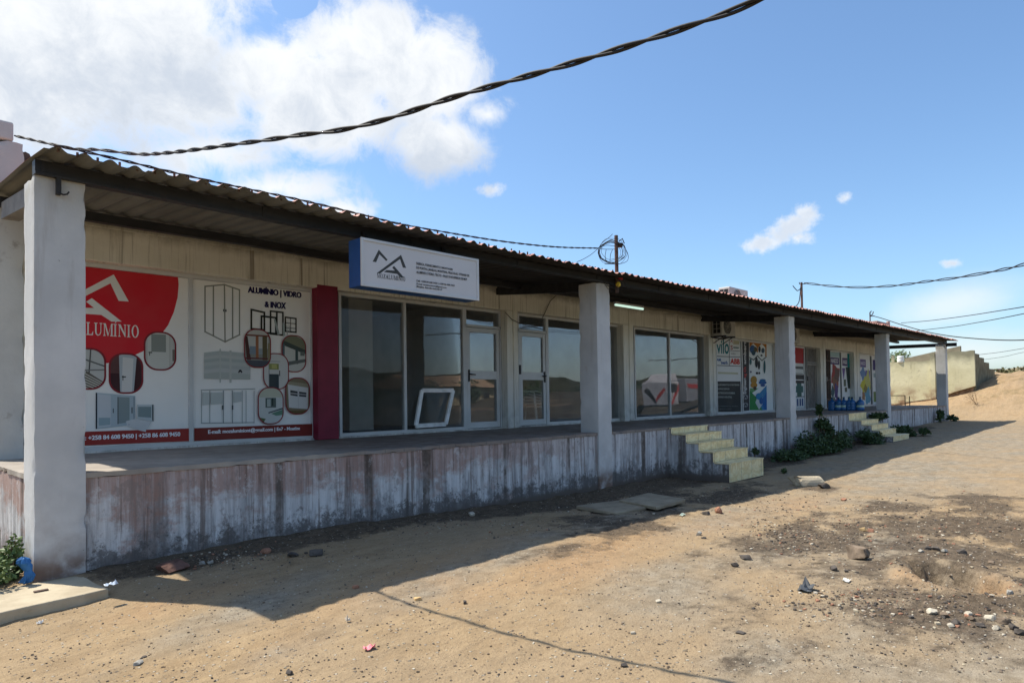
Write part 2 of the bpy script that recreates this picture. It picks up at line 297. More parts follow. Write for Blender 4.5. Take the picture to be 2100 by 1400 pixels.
def fbm(x, y, o=4):
    s = 0; a = .5
    for k in range(o): s = s+a*vn(x*2**k+17.3*k, y*2**k-9.1*k); a *= .5
    return s
PIT_C = onZ(1962, 1210, -.08)
def gz(x, y, fine=True):
    x = np.atleast_1d(np.asarray(x, float)); y = np.atleast_1d(np.asarray(y, float)); xc = np.clip(x, -8, 80); yc = np.clip(y, -18, 12)
    out = np.zeros_like(xc)
    for k in range(_n): out += _w[k]*_U((xc-cp[k,0])**2+(yc-cp[k,1])**2)
    out += _w[_n]+_w[_n+1]*xc+_w[_n+2]*yc
    g = np.clip(1-np.maximum(np.maximum(x-80, -8-x), np.maximum(y-12, -18-y))/60, 0, 1)
    out = out*g + (1-g)*np.where(x > 40, 1.5, -.2)
    if fine:
        out = out + (fbm(x*.9, y*.9, 3)-.45)*.05 + (fbm(x*4, y*4, 3)-.45)*.022
        r = (fbm(x*11, y*11, 3)-.45)*.016; rough = np.clip((x-5.5)/3, 0, 1)*np.clip((13-x)/4, .3, 1); out = out + r*(.7+2.2*rough) + (fbm(x*22, y*22, 2)-.37)*.01*rough
        dx = (x-PIT_C[0])*math.cos(.6)+(y-PIT_C[1])*math.sin(.6); dy = -(x-PIT_C[0])*math.sin(.6)+(y-PIT_C[1])*math.cos(.6)
        d = np.sqrt((dx/.45)**2+(dy/.26)**2)+ (fbm(x*7, y*7, 3)-.45)*.5
        out = out - .30*(lambda q_: q_*q_*(3-2*q_))(np.clip((1.12-d)/.42, 0, 1)) + .055*np.exp(-((d-1.45)/.35)**2)
        out = out + .07*np.exp(-((y+.05)/.35)**2)*np.clip((x-1.5)*2, 0, 1)*np.clip((20-x)/8, 0, 1)*fbm(x*3, y*3, 3)
        for yy in (-3.5, -4.9): out = out - .013*np.exp(-((y-yy-.35*np.sin(x*.45)-.05*x)/.1)**2)*np.clip(fbm(x*1.3, y*.8, 3)*2.2-.4, 0, 1)
        m = np.clip((x-41)/4, 0, 1); out = out + m*(fbm(x*.7, y*.7, 4)-.45)*.7
    return out
def gzs(x, y): return float(gz([x], [y])[0])
def axis(a, b, st, grow, lo, hi):
    v = list(np.arange(a, b, st)); s = st
    while v[-1] < hi: s *= grow; v.append(v[-1]+s)
    s = st; w = []
    q = a
    while q > lo: s *= grow*1.03; q -= s; w.append(q)
    return np.array(w[::-1]+v)
gx = axis(.3, 12, .033, 1.028, -600, 900); gy = axis(-6.2, .25, .033, 1.055, -600, 900)
X, Y = np.meshgrid(gx, gy); Z = gz(X.ravel(), Y.ravel()).reshape(X.shape)
nx, ny = len(gx), len(gy)
idx = np.arange(nx*ny).reshape(ny, nx)
quads = np.stack([idx[:-1,:-1], idx[:-1,1:], idx[1:,1:], idx[1:,:-1]], -1).reshape(-1, 4)
me = bpy.data.meshes.new('ground'); me.vertices.add(nx*ny); me.vertices.foreach_set('co', np.stack([X, Y, Z], -1).ravel())
me.loops.add(quads.size); me.loops.foreach_set('vertex_index', quads.ravel()); me.polygons.add(len(quads)); me.polygons.foreach_set('loop_start', np.arange(0, quads.size, 4)); me.polygons.foreach_set('loop_total', np.full(len(quads), 4))
me.update(calc_edges=True); me.polygons.foreach_set('use_smooth', [True]*len(quads))
def blob(px, py, rx, ry, ang=0, z=-.03):
    c = onZ(px, py, z); dx = (X-c[0])*math.cos(ang)+(Y-c[1])*math.sin(ang); dy = -(X-c[0])*math.sin(ang)+(Y-c[1])*math.cos(ang)
    return np.clip(1.25-.8*np.sqrt((dx/rx)**2+(dy/ry)**2)+(fbm(X*1.9+3, Y*2.6, 4)-.47)*1.3, 0, 1)*(np.sqrt((dx/rx)**2+(dy/ry)**2) < 3)
nz = fbm(X*1.3, Y*1.3, 5)
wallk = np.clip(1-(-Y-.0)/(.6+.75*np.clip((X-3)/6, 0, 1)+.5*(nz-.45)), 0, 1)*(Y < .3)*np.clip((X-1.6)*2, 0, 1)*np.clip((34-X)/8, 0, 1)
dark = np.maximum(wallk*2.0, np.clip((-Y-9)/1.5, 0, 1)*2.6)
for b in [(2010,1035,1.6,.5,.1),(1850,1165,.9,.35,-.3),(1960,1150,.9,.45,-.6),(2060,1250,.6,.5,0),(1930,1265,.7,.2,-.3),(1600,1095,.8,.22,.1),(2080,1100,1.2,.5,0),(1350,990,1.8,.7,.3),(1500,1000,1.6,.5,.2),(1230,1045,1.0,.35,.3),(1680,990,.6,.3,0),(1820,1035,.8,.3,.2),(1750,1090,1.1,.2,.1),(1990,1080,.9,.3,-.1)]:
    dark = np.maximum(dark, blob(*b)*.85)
grey = np.zeros_like(X)
for b in [(1850,950,6,1.6,.1),(2050,905,9,2.5,.1),(1480,1060,1.2,.35,.1),(2000,1380,1.6,.7,0),(1700,1330,1.0,.4,0),(1300,1060,1.6,.4,.2),(1600,1130,1.6,.5,.1),(1800,1130,1.6,.7,0),(500,1250,.8,.3,.4),(1400,1200,1.2,.4,.1),(1000,1160,2,.3,.2)]:
    grey = np.maximum(grey, blob(*b)*.9)
orange = np.zeros_like(X)
for b in [(1640,1025,.9,.35,.1),(1480,1065,1.2,.25,.1),(1220,1130,1.8,.5,.2),(1935,1205,.35,.2,-.5),(1800,830,9,2,0),(900,1180,1.5,.4,.2),(380,1215,.5,.3,0)]:
    orange = np.maximum(orange, blob(*b)*.7)
orange = np.maximum(orange, np.clip((X-39)/4, 0, 1)*.3); grey = grey*np.clip((42-X)/4, 0, 1)
pd = np.sqrt(((X-PIT_C[0]+.12))**2/.3**2+((Y-PIT_C[1])/.3)**2); orange = np.maximum(orange, np.clip(1.7-pd, 0, 1)*1.7)
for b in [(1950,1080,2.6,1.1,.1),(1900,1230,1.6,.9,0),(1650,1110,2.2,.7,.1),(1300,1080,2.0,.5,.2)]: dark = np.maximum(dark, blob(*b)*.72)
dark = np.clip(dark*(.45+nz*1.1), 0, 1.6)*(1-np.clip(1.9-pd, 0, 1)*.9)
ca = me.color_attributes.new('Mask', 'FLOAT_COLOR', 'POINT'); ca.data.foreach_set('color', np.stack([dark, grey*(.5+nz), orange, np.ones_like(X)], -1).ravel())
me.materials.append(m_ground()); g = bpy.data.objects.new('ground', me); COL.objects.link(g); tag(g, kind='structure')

# ------------------------------------------------------------------ shop building
HP = .91; WF = 2.65; WG = 2.85; XL, XR = 1.37, 36.9
EDGE = [onY(x, y, -.47) for x, y in [(96,302),(250,338),(420,374),(600,412),(760,446),(950,492),(1150,535),(1330,571),(1500,603),(1700,643),(1930,690)]]
EX = np.array([p[0] for p in EDGE]); EZ = np.array([p[2] for p in EDGE])-.02
BX = np.array([1.37, 4.4, 9.6, 18.2, 27.3, 36.8]); BZ = np.array([3.57, 3.55, 3.57, 3.645, 3.705, 3.76])
def bz(x): return float(np.interp(x, BX, BZ))
B = empty('shop_building', (19, 2.65, 0), 'long single-storey row of shops with pillared veranda and corrugated roof', 'building')
PX = [1.37, 9.62, 18.22, 27.25, 36.72]
def zfr(y): return np.interp(y, [-.5, 0, 1.5, 2.65, 9], [0, .062, .145, .24, .75])
# pillars
PT = [3.575, 3.565, 3.64, 3.70, 3.755]
for i, x in enumerate(PX):
    m = MB(); m.rbox(x, x+.4, 0, .4, -.5, PT[i], .05, .0016, .010); o = m.build('pillar', PIL, B, smooth=True)
    if i == 0:
        tag(o, 'nearest square white pillar at the left end of the veranda')
        h = MB(); hx = onY(118, 380, 0)[0]; zt, zb = onY(118, 362, 0)[2], onY(118, 401, 0)[2]
        h.bar((hx, -.03, zt), (hx, -.03, zb), .035, .05); h.tube([(hx, -.05, zb+.01), (hx+.03, -.06, zb), (hx+.06, -.06, zb+.01), (hx+.075, -.06, zb+.035)], .008, 6); h.build('bracket', STE, o)
# front beam (channel section)
def lbeam(y0, y1, zb, zt, x0=XL, x1=XR, n=26):
    m = MB(); xs = np.linspace(x0, x1, n)
    for a, b in zip(xs[:-1], xs[1:]):
        m.hexa([(a,y0,zb(a)),(b,y0,zb(b)),(b,y1,zb(b)),(a,y1,zb(a)),(a,y0,zt(a)),(b,y0,zt(b)),(b,y1,zt(b)),(a,y1,zt(a))])
    return m
def eavz(x): return float(np.interp(x, EX, EZ))
def tz(x): return eavz(x)+.062-.03
m = lbeam(-.045, .06, bz, tz); m.build('front_beam', STE, B)
m = lbeam(-.058, -.047, lambda x: bz(x)-.004, lambda x: bz(x)+.022)
for k in range(18): x = 1.43+k*2.04; m.bar((x, -.051, bz(x)+.025), (x, -.051, tz(x)-.01), .03, .01)
m.build('beam_flange', STE, B)
m = lbeam(1.95, 2.05, lambda x: eavz(x)+.05, lambda x: eavz(x)+.155); m.build('rear_beam', STE, B)
for i, x in enumerate(PX):
    m = MB(); xx = x+.2
    if i == 0: m.bar((xx-.04, .4, 3.52), (xx-.04, 1.95, 3.66), .16, .18); m.build('tie_beam', DCON, B)
    elif i < 4: m.bar((xx, .3, PT[i]-.03), (xx, 2.66, PT[i]+.19), .1, .18); m.build('tie_beam', STE, B)
    else: m.bar((xx, -.42, PT[i]-.02), (xx, 2.9, PT[i]+.03), .12, .16); m.build('tie_beam', STE, B)
# corrugated roof: underside and painted top, sheets lapped one over the next
def roof(side):
    m = MB(); SW = .76; xs = np.arange(XL-.02, XR+.12, .019); rows = [-.47, .25, 1.2, 2.65, 9.0]
    V = []; n = len(xs)
    for j, y in enumerate(rows):
        for x in xs:
            k = int((x-XL)/SW); jr = random.Random(k*31+5); o = jr.uniform(-.035, .03) if j == 0 else 0
            lift = .012*(1-((x-XL)/SW-k)); q = (x*1.0/.2) % 1; w = max(-.45, math.sin(2*math.pi*q))*.022
            if j == 0: w *= jr.uniform(.85, 1.35); lift += jr.uniform(-.006, .009)
            V.append((x, y+o, eavz(x)+zfr(y)+w+lift+(0.004 if side else 0)))
    F = []
    for j in range(len(rows)-1):
        for i in range(n-1):
            if j == 1 and 36.28 < xs[i] < 36.62: continue  # gap added in the roof so sun reaches the last pillar
            F.append((j*n+i, j*n+i+1, (j+1)*n+i+1, (j+1)*n+i))
    m.poly(V, F); return m
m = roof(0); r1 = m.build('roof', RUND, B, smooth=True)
m = roof(1); m.build('roof_top_surface', RTOP, r1, smooth=True)
m = MB()
for k in range(230):
    x = XL+.1+k*.155+random.uniform(-.02, .02); y = -.4+random.uniform(-.02, .02); z = eavz(x)+.02
    m.tube([(x, y, z), (x, y, z+.035+random.random()*.012)], .011, 5)
tag(m.build('roof_bolts', RUST, r1), kind='stuff')
# plinth and floor
m = MB(); m.rbox(XL+.025, 37.05, .035, 2.6, -.8, HP-.05, .1, .005, .006); m.build('plinth', PLI, B, smooth=True)
m = MB(); m.rbox(XL+.012, 37.07, .02, WG+.3, HP-.055, HP, .07, .0035, .012); m.build('veranda_floor', VER, B, smooth=True)
# back wall: bays (x0,x1) of the openings on the glass plane
PILS = [(1.77,2.0),(5.68,6.06),(10.07,10.40),(14.32,14.75),(18.84,19.24),(24.04,24.86),(28.16,28.72),(32.33,33.02),(36.25,36.9)]
m = MB(); m.box(1.77, 36.9, WF, WF+.3, 3.37, 4.2)
for i, (a, b) in enumerate(PILS):
    if i == 1: continue
    m.box(a, b, WF, WF+.3, HP, 3.368)
m.box(2.0, 36.25, 2.78, 2.95, HP-.02, .935)
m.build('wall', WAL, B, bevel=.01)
m = MB(); m.box(1.775, 36.88, WF-.035, WF-.002, 3.80, 3.875)
for i, (a, b) in enumerate(PILS[2:]): m.box(a+(b-a)*.5+.01, b-.01, WF-.02, WF-.003, HP+.01, 3.79)
m.build('cornice', WAL, B, bevel=.008)
m = MB(); m.box(5.68, 6.06, WF-.004, WF+.296, HP+.002, 3.42); o = m.build('painted_pilaster', MAR, B, bevel=.006); tag(o, 'maroon painted pilaster between two shop windows')
m = MB(); m.rbox(XL+.0, 1.768, 2.55, 3.4, HP-.03, 4.64, .08, .006, .02); m.build('end_wall', WWH, B, smooth=True)
m = MB(); m.box(XL-.0, 1.665, 2.545, 2.9, 4.645, 4.87); m.build('parapet', WWH, B, bevel=.025, seg=3)
m = MB(); m.box(1.77, 6.5, 3.25, 3.4, 4.21, 4.62); m.build('upper_wall', PNK, B)
m = MB(); 
for k in range(26): x = 1.7+k*.18; m.tube([(x, 3.1, 4.66), (x, 4.4, 4.8)], .06, 8)
m.build('roof_tiles', RUST, B)
# interior: floor, back wall, ceiling and party walls
m = MB(); m.box(1.8, 36.85, 2.96, 8.2, .80, .90); m.build('interior_floor', simple('dark_floor_tile', (.09, .085, .08), .5, .3), B); m = MB(); m.box(1.8, 36.85, 8.0, 8.2, .9, 3.9); m.box(1.8, 36.85, 2.96, 8.2, 3.7, 3.8)
for x in (1.8, 5.82, 14.4, 18.95, 24.3, 28.4, 32.6, 36.7): m.box(x, x+.14, 2.96, 8.0, .9, 3.7)
m.box(7.9, 8.5, 5.2, 5.8, .9, 3.7); m.box(10.18, 10.3, 2.96, 8.0, .9, 3.7)
m.build('interior_room', INT, B)
# windows
def frame(m, x0, x1, z0, z1, w=.055, y0=WG-.04, y1=WG+.04):
    m.box(x0, x0+w, y0, y1, z0, z1); m.box(x1-w, x1, y0, y1, z0, z1); m.box(x0+w, x1-w, y0+.002, y1-.002, z1-w, z1); m.box(x0+w, x1-w, y0+.002, y1-.002, z0, z0+w)
def window(x0, x1, mul=(), z0=.935, z1=3.368, glass=True):
    m = MB(); frame(m, x0, x1, z0, z1)
    for q in mul: m.box(q-.03, q+.03, WG-.038, WG+.038, z0+.055, z1-.055)
    fr = m.build('window', ALU, B, bevel=.004)
    e = [x0+.05]+[q for q in mul]+[x1-.05]
    for a, b in zip(e[:-1], e[1:]):
        g = MB(); g.box(a, b, WG-.004, WG+.004, z0+.04, z1-.04); g.build('pane', GLA, fr)
    return fr
def door(x0, x1, hand):
    z0, z1, zt = .935, 2.98, 3.368
    m = MB(); m.box(x0, x1, WG-.04, WG+.04, z1+.0, z1+.05); m.box(x0, x0+.04, WG-.04, WG+.04, z0, zt); m.box(x1-.04, x1, WG-.04, WG+.04, z0, zt); m.box(x0+.04, x1-.04, WG-.038, WG+.038, zt-.05, zt)
    fr = m.build('door_frame', ALU, B, bevel=.004)
    g = MB(); g.box(x0+.03, x1-.03, WG-.004, WG+.004, z1+.04, zt-.04); g.build('pane', GLA, fr)
    m = MB(); a, b = x0+.05, x1-.05; w = .085
    m.box(a, a+w, WG-.03, WG+.03, z0+.01, z1-.01); m.box(b-w, b, WG-.03, WG+.03, z0+.01, z1-.01)
    for p, q in ((z0+.01, z0+.13), (1.93, 2.10), (z1-.1, z1-.01)): m.box(a+w, b-w, WG-.028, WG+.028, p, q)
    d = m.build('door', ALU, B, bevel=.004)
    for p, q in ((z0+.12, 1.94), (2.09, z1-.09)):
        g = MB(); g.box(a+w-.01, b-w+.01, WG-.004, WG+.004, p, q); g.build('pane', GLA, d)
    h = MB(); hx = a+.045 if hand < 0 else b-.045; s = 1 if hand < 0 else -1
    h.box(hx-.02, hx+.02, WG-.045, WG-.031, 1.88, 2.12); h.tube([(hx, WG-.04, 2.03), (hx, WG-.09, 2.03), (hx+s*.13, WG-.09, 2.02)], .012, 6); h.build('handle', BLK, d)
    if hand > 0:
        h = MB(); h.box(a-.04, a+.01, WG-.06, WG-.032, 2.05, 2.25); h.build('lock_plate', BLK, d)
def X(px, y=760, Y=WG): return float(onY(px, y, Y)[0])
window(1.98, X(642), (X(390),)); window(X(693), X(952), (X(829),)); door(X(952), X(1026), -1)
door(X(1061), X(1120), 1); window(X(1120), X(1269)); window(X(1299), X(1444), (X(1372),)); window(X(1467), X(1585), (X(1520.5),))
window(24.95, X(1649)); window(28.95+.7, X(1746), (X(1724.5),)); window(33.15, 36.2, (X(1787),))
# yellow tiled stairs
def stairs(xl, wd, pts, drop, label):
    P = [onX(px, py, xl) for px, py in pts]
    ys = [-.04] ; zs = [HP-.012]
    for p in P[1:]: ys.append(p[1]); zs.append(p[2])
    root = MB(); 
    for i in range(len(ys)):
        yb = .03 if i == 0 else ys[i-1]
        root.box(xl+.012+.001*i, xl+wd-.012-.001*i, ys[i]+.012, (.028 if i == 0 else ys[i-1]+.011), -.6, zs[i]-.022)
    o = root.build('staircase', PLI, B); tag(o, label)
    for i in range(len(ys)):
        yb = .025 if i == 0 else ys[i-1]; zb = (zs[i+1] if i+1 < len(zs) else zs[i]-drop)+.002
        t = MB(); t.box(xl, xl+wd, ys[i], ys[i]+.012, zb, zs[i]-.02); t.box(xl-.006, xl+wd+.006, ys[i]-.012, yb-.014, zs[i]-.02, zs[i]); t.build('step', TIL, o, bevel=.003)
stairs(12.0, 1.5, [(1377,875),(1407,890),(1433,908),(1462.7,926.7),(1496,950)], .36, 'nearer flight of yellow tiled stairs up to the veranda')
stairs(22.8, 1.75, [(1744.4,844.8),(1767,862),(1787.8,871.4),(1804.6,882.4),(1832.3,894.3)], .17, 'farther flight of yellow tiled stairs beside the bushes')
# downpipe remains on the lintel
m = MB(); p = [onY(x, y, WF-.03) for x, y in [(1140,606),(1128,618),(1118,640),(1112,652)]]; m.tube(p, .008, 5); p = [onY(x, y, WF-.05) for x, y in [(1036,640),(1050,655),(1068,664),(1100,672),(1118,676)]]; m.tube(p, .007, 5)
tag(m.build('loose_wire', CAB), 'thin loose wires dangling from the lintel over the second glass door', 'wire')

# ------------------------------------------------------------------ prints, lettering
def clip(poly, conv):
    out = poly
    n = len(conv)
    area = sum(conv[i][0]*conv[(i+1) % n][1]-conv[(i+1) % n][0]*conv[i][1] for i in range(n)); sg = 1 if area > 0 else -1
    for i in range(n):
        a, b = conv[i], conv[(i+1) % n]; inp = out; out = []
        def ins(p): return sg*((b[0]-a[0])*(p[1]-a[1])-(b[1]-a[1])*(p[0]-a[0])) >= 0
        for j in range(len(inp)):
            p, q = inp[j], inp[(j+1) % len(inp)]
            if ins(p) != ins(q):
                d1 = (b[0]-a[0])*(p[1]-a[1])-(b[1]-a[1])*(p[0]-a[0]); d2 = (b[0]-a[0])*(q[1]-a[1])-(b[1]-a[1])*(q[0]-a[0]); t = d1/(d1-d2)
                I = (p[0]+(q[0]-p[0])*t, p[1]+(q[1]-p[1])*t)
            if ins(p): out.append(p)
            if ins(p) != ins(q): out.append(I)
        if len(out) < 3: return []
    return out
_tc = {}
def textmesh(s, bold=.0):
    if (s, bold) in _tc: return _tc[(s, bold)]
    c = bpy.data.curves.new('t', 'FONT'); c.body = s; c.offset = bold; c.resolution_u = 3; o = bpy.data.objects.new('t', c); me = o.to_mesh()
    v = np.array([tuple(q.co)[:2] for q in me.vertices]); f = [tuple(p.vertices) for p in me.polygons]; o.to_mesh_clear(); bpy.data.objects.remove(o); bpy.data.curves.remove(c)
    v = (v-v.min(0))/(v.max(0)-v.min(0)); _tc[(s, bold)] = (v, f); return v, f
class Print(MB):
    def __init__(s, Y, org=(0, 0), sc=1.0): super().__init__(); s.Y = Y; s.o = org; s.s = sc; s.k = 0; s.clipto = None
    def pw(s, p): q = onY(s.o[0]+p[0]/s.s, s.o[1]+p[1]/s.s, s.Y); return (q[0], q[2])
    def add(s, w, col):
        if s.clipto: w = clip(w, s.clipto)
        if len(w) < 3: return
        s.k += 1; s.col = col; y = s.Y-.0003*s.k
        a = sum(w[i][0]*w[(i+1) % len(w)][1]-w[(i+1) % len(w)][0]*w[i][1] for i in range(len(w)))
        if a < 0: w = w[::-1]
        s.face([(p[0], y, p[1]) for p in w])
    def poly2(s, pts, col): s.add([s.pw(p) for p in pts], col)
    def rect(s, x0, z0, x1, z1, col): s.add([(x0,z0),(x1,z0),(x1,z1),(x0,z1)], col)
    def line(s, pts, w, col, closed=False):
        P = [s.pw(p) for p in pts]
        if closed: P.append(P[0])
        for a, b in zip(P[:-1], P[1:]):
            d = np.array(b)-np.array(a); L = np.linalg.norm(d); d = d/L; n = np.array([-d[1], d[0]])*w/2; a2 = np.array(a)-d*w/2; b2 = np.array(b)+d*w/2
            s.add([tuple(a2-n), tuple(b2-n), tuple(b2+n), tuple(a2+n)], col)
    def shape(s, x0, x1, y0, y1, rad=.5, n=8):
        a = s.pw((x0, (y0+y1)/2)); b = s.pw((x1, (y0+y1)/2)); c = s.pw(((x0+x1)/2, y0)); d = s.pw(((x0+x1)/2, y1)); cx, cz = (a[0]+b[0])/2, (c[1]+d[1])/2; hw, hh = abs(b[0]-a[0])/2, abs(c[1]-d[1])/2; r = min(hw, hh)*rad*2*.5
        r = min(hw, hh)*min(1, rad*2)
        out = []
        for sx, sz, t0 in ((1,1,0),(-1,1,90),(-1,-1,180),(1,-1,270)):
            for k in range(n+1): t = math.radians(t0+90*k/n); out.append((cx+sx*(hw-r)+r*math.cos(t), cz+sz*(hh-r)+r*math.sin(t)))
        return out, (cx, cz, hw, hh)
    def oval(s, x0, x1, y0, y1, border, bw, items):
        w, (cx, cz, hw, hh) = s.shape(x0, x1, y0, y1, .42); s.add(w, border)
        k = 1-bw/hw; k2 = 1-bw/hh; inner = [(cx+(p[0]-cx)*k, cz+(p[1]-cz)*k2) for p in w]; s.clipto = inner
        for pts, col in items: s.add([(cx+hw*u, cz+hh*v) for u, v in pts], col)
        s.clipto = None
    def ell(s, cx, cy, rx, ry, col, n=14): s.poly2([(cx+rx*math.cos(6.2832*k/n), cy+ry*math.sin(6.2832*k/n)) for k in range(n)], col)
    def text(s, t, TL, TR, BR, BL, col, bold=.02, px=True):
        q = [np.array(s.pw(p)) if px else np.array(p) for p in (TL, TR, BR, BL)]; v, f = textmesh(t, bold); s.k += 1; y = s.Y-.0003*s.k; s.col = col
        W = [(lambda a: (a[0], y, a[1]))((1-u)*w*q[0]+u*w*q[1]+u*(1-w)*q[2]+(1-u)*(1-w)*q[3]) for u, w in v]; s.poly(W, f)
SERIF = {'M': (1.15, [[(0,0),(.3,0),(.3,.05),(.2,.07),(.2,.85),(.5,.1),(.55,0),(.62,0),(.95,.88),(.95,.07),(.85,.05),(.85,0),(1.25,0),(1.25,.05),(1.14,.07),(1.14,.93),(1.25,.95),(1.25,1),(.98,1),(.63,.2),(.3,1),(0,1),(0,.95),(.1,.93),(.1,.07),(0,.05)]]),
 'O': (.95, 'O'), 'Z': (.8, [[(.02,0),(.78,0),(.82,.26),(.77,.26),(.6,.06),(.28,.06),(.8,.95),(.8,1),(.07,1),(.04,.78),(.09,.78),(.22,.94),(.52,.94),(.02,.05)]]),
 'A': (.95, [[(0,0),(.3,0),(.3,.05),(.19,.07),(.27,.3),(.62,.3),(.7,.07),(.6,.05),(.6,0),(1,0),(1,.05),(.93,.07),(.55,1),(.47,1),(.1,.08),(0,.05)]]),
 'L': (.8, [[(0,0),(.78,0),(.82,.3),(.77,.3),(.62,.07),(.3,.07),(.3,.93),(.42,.95),(.42,1),(0,1),(0,.95),(.12,.93),(.12,.07),(0,.05)]]),
 'U': (.98, [[(0,1),(0,.95),(.12,.93),(.12,.3),(.2,.1),(.45,-.02),(.72,.06),(.86,.28),(.87,.93),(1,.95),(1,1),(.66,1),(.66,.95),(.78,.93),(.77,.3),(.66,.12),(.48,.06),(.34,.14),(.3,.3),(.3,.93),(.42,.95),(.42,1)]]),
 'I': (.45, [[(0,0),(.42,0),(.42,.05),(.3,.07),(.3,.93),(.42,.95),(.42,1),(0,1),(0,.95),(.12,.93),(.12,.07),(0,.05)]]),
 'Í': (.45, [[(0,0),(.42,0),(.42,.05),(.3,.07),(.3,.93),(.42,.95),(.42,1),(0,1),(0,.95),(.12,.93),(.12,.07),(0,.05)],[(.15,1.08),(.25,1.08),(.48,1.3),(.32,1.32)]]),
 'N': (1.0, [[(0,0),(.32,0),(.32,.05),(.2,.08),(.2,.78),(.85,0),(.92,0),(.92,.93),(1.02,.95),(1.02,1),(.7,1),(.7,.95),(.82,.92),(.82,.3),(.3,1),(0,1),(0,.95),(.1,.9),(.1,.07),(0,.05)]])}
def serif(P, s, a, b, h, col):   # baseline from a to b in plane coordinates
    a = np.array(a); b = np.array(b); tot = sum(SERIF[c][0]+.12 for c in s); L = np.linalg.norm(b-a); d = (b-a)/L; n = np.array([-d[1], d[0]]); x = 0; k = L/tot
    for c in s:
        w, g = SERIF[c]
        if g == 'O':
            N = 20; outer = [(w/2+.46*math.cos(6.2832*i/N), .5+.52*math.sin(6.2832*i/N)) for i in range(N)]; inner = [(w/2+.27*math.cos(6.2832*i/N), .5+.45*math.sin(6.2832*i/N)) for i in range(N)]
            P.k += 1; P.col = col; y = P.Y-.0003*P.k; V = [tuple(a+d*(x+p[0])*k+n*p[1]*h) for p in outer+inner]; P.poly([(v[0], y, v[1]) for v in V], [(i, (i+1) % N, N+(i+1) % N, N+i) for i in range(N)])
        else:
            for pl in g: P.add([tuple(a+d*(x+p[0])*k+n*p[1]*h) for p in pl], col)
        x += w+.12
LOGO = [[(330,425),(425,240),(562,395),(540,415),(437,312),(385,432)], [(395,600),(768,320),(847,522),(795,515),(752,385),(520,552),(445,607)], [(503,583),(545,553),(672,562),(632,515),(660,490),(812,668),(760,665),(708,614)]]
OFF = (.86, .86, .83); RED = (.60, .022, .035); BRD = (.22, .02, .03); NAVY = (.012, .01, .075); LG = (.46, .48, .48); MG = (.27, .29, .29); DG = (.06, .07, .075)

def boldtext(P, t, a, b, c, d, col, w, sh):
    q = [P.pw(p) for p in (a, b, c, d)]
    for k in sh: P.text(t, *[(x+k, z) for x, z in q], col, w, px=False)
# the sign over the window
SY = -.45; s0 = onY(740, 488, SY); s1 = onY(981.5, 616, SY); sx0, sx1, sz1, sz0 = float(s0[0]), float(s1[0]), 3.435, 2.872
S = empty('shop_sign', (float((sx0+sx1)/2), SY+.1, sz0), 'white and blue lightbox shop sign with grey logo hung from the front beam', 'sign')
m = MB(); m.box(sx0, sx1, SY+.004, -.19, sz0, sz1); m.build('casing', BLU, S, bevel=.006)
m = MB(); w = .03
m.box(sx0-.004, sx0+w, SY-.012, SY+.01, sz0-.003, sz1+.003); m.box(sx1-w, sx1+.004, SY-.012, SY+.01, sz0-.003, sz1+.003); m.box(sx0+w, sx1-w, SY-.011, SY+.009, sz1-w, sz1+.003); m.box(sx0+w, sx1-w, SY-.011, SY+.009, sz0-.003, sz0+w)
m.build('trim', ALU, S, bevel=.003)
p = Print(SY+.002, (720, 480), 7.5); p.rect(sx0+.02, sz0+.02, sx1-.02, sz1-.02, (.60, .60, .61))
for g in LOGO: p.poly2(g, (.055, .06, .06))
serif(p, 'MOZALUMINIO', p.pw((400, 672)), p.pw((835, 728)), .055, (.035, .04, .04))
gt = (.06, .06, .06)
for t, a, b, c, d in [('FABRICA, FORNECIMENTO E MONTAGEM', (1000,430), (1558,530), (1558,565), (1000,478)), ('DE PORTAS, JANELAS, MONTRAS, PELICULAS, VITRINES DE', (1000,495), (1815,625), (1815,668), (1000,545)), ('ALUMINIO E VIDRO, TECTO - FALSO E ROUPEIROS DE MDF', (1000,562), (1780,680), (1780,722), (1000,610)),
                      ('Cell: +258 84 608 9450 | +258 86 608 9450', (1000,700), (1590,780), (1590,812), (1000,740)), ('E-mail: mozaluminiont@gmail.com', (1005,748), (1465,812), (1465,842), (1005,785)), ('Moatize, Estrada nacional n7', (1005,790), (1400,842), (1400,872), (1005,825))]: p.text(t, a, b, c, d, gt, .03)
p.build('sign_face', PRI, S)
m = MB()
for x in (sx0+.3, sx1-.3): m = MB(); m.bar((x, -.2, sz1-.05), (x, -.05, bz(x)+.06), .04, .03); m.build('bracket', STE, S)

def poster(P, name, label, cat='poster', group=None):
    return tag(P.build(name, PRI), label, cat, group)
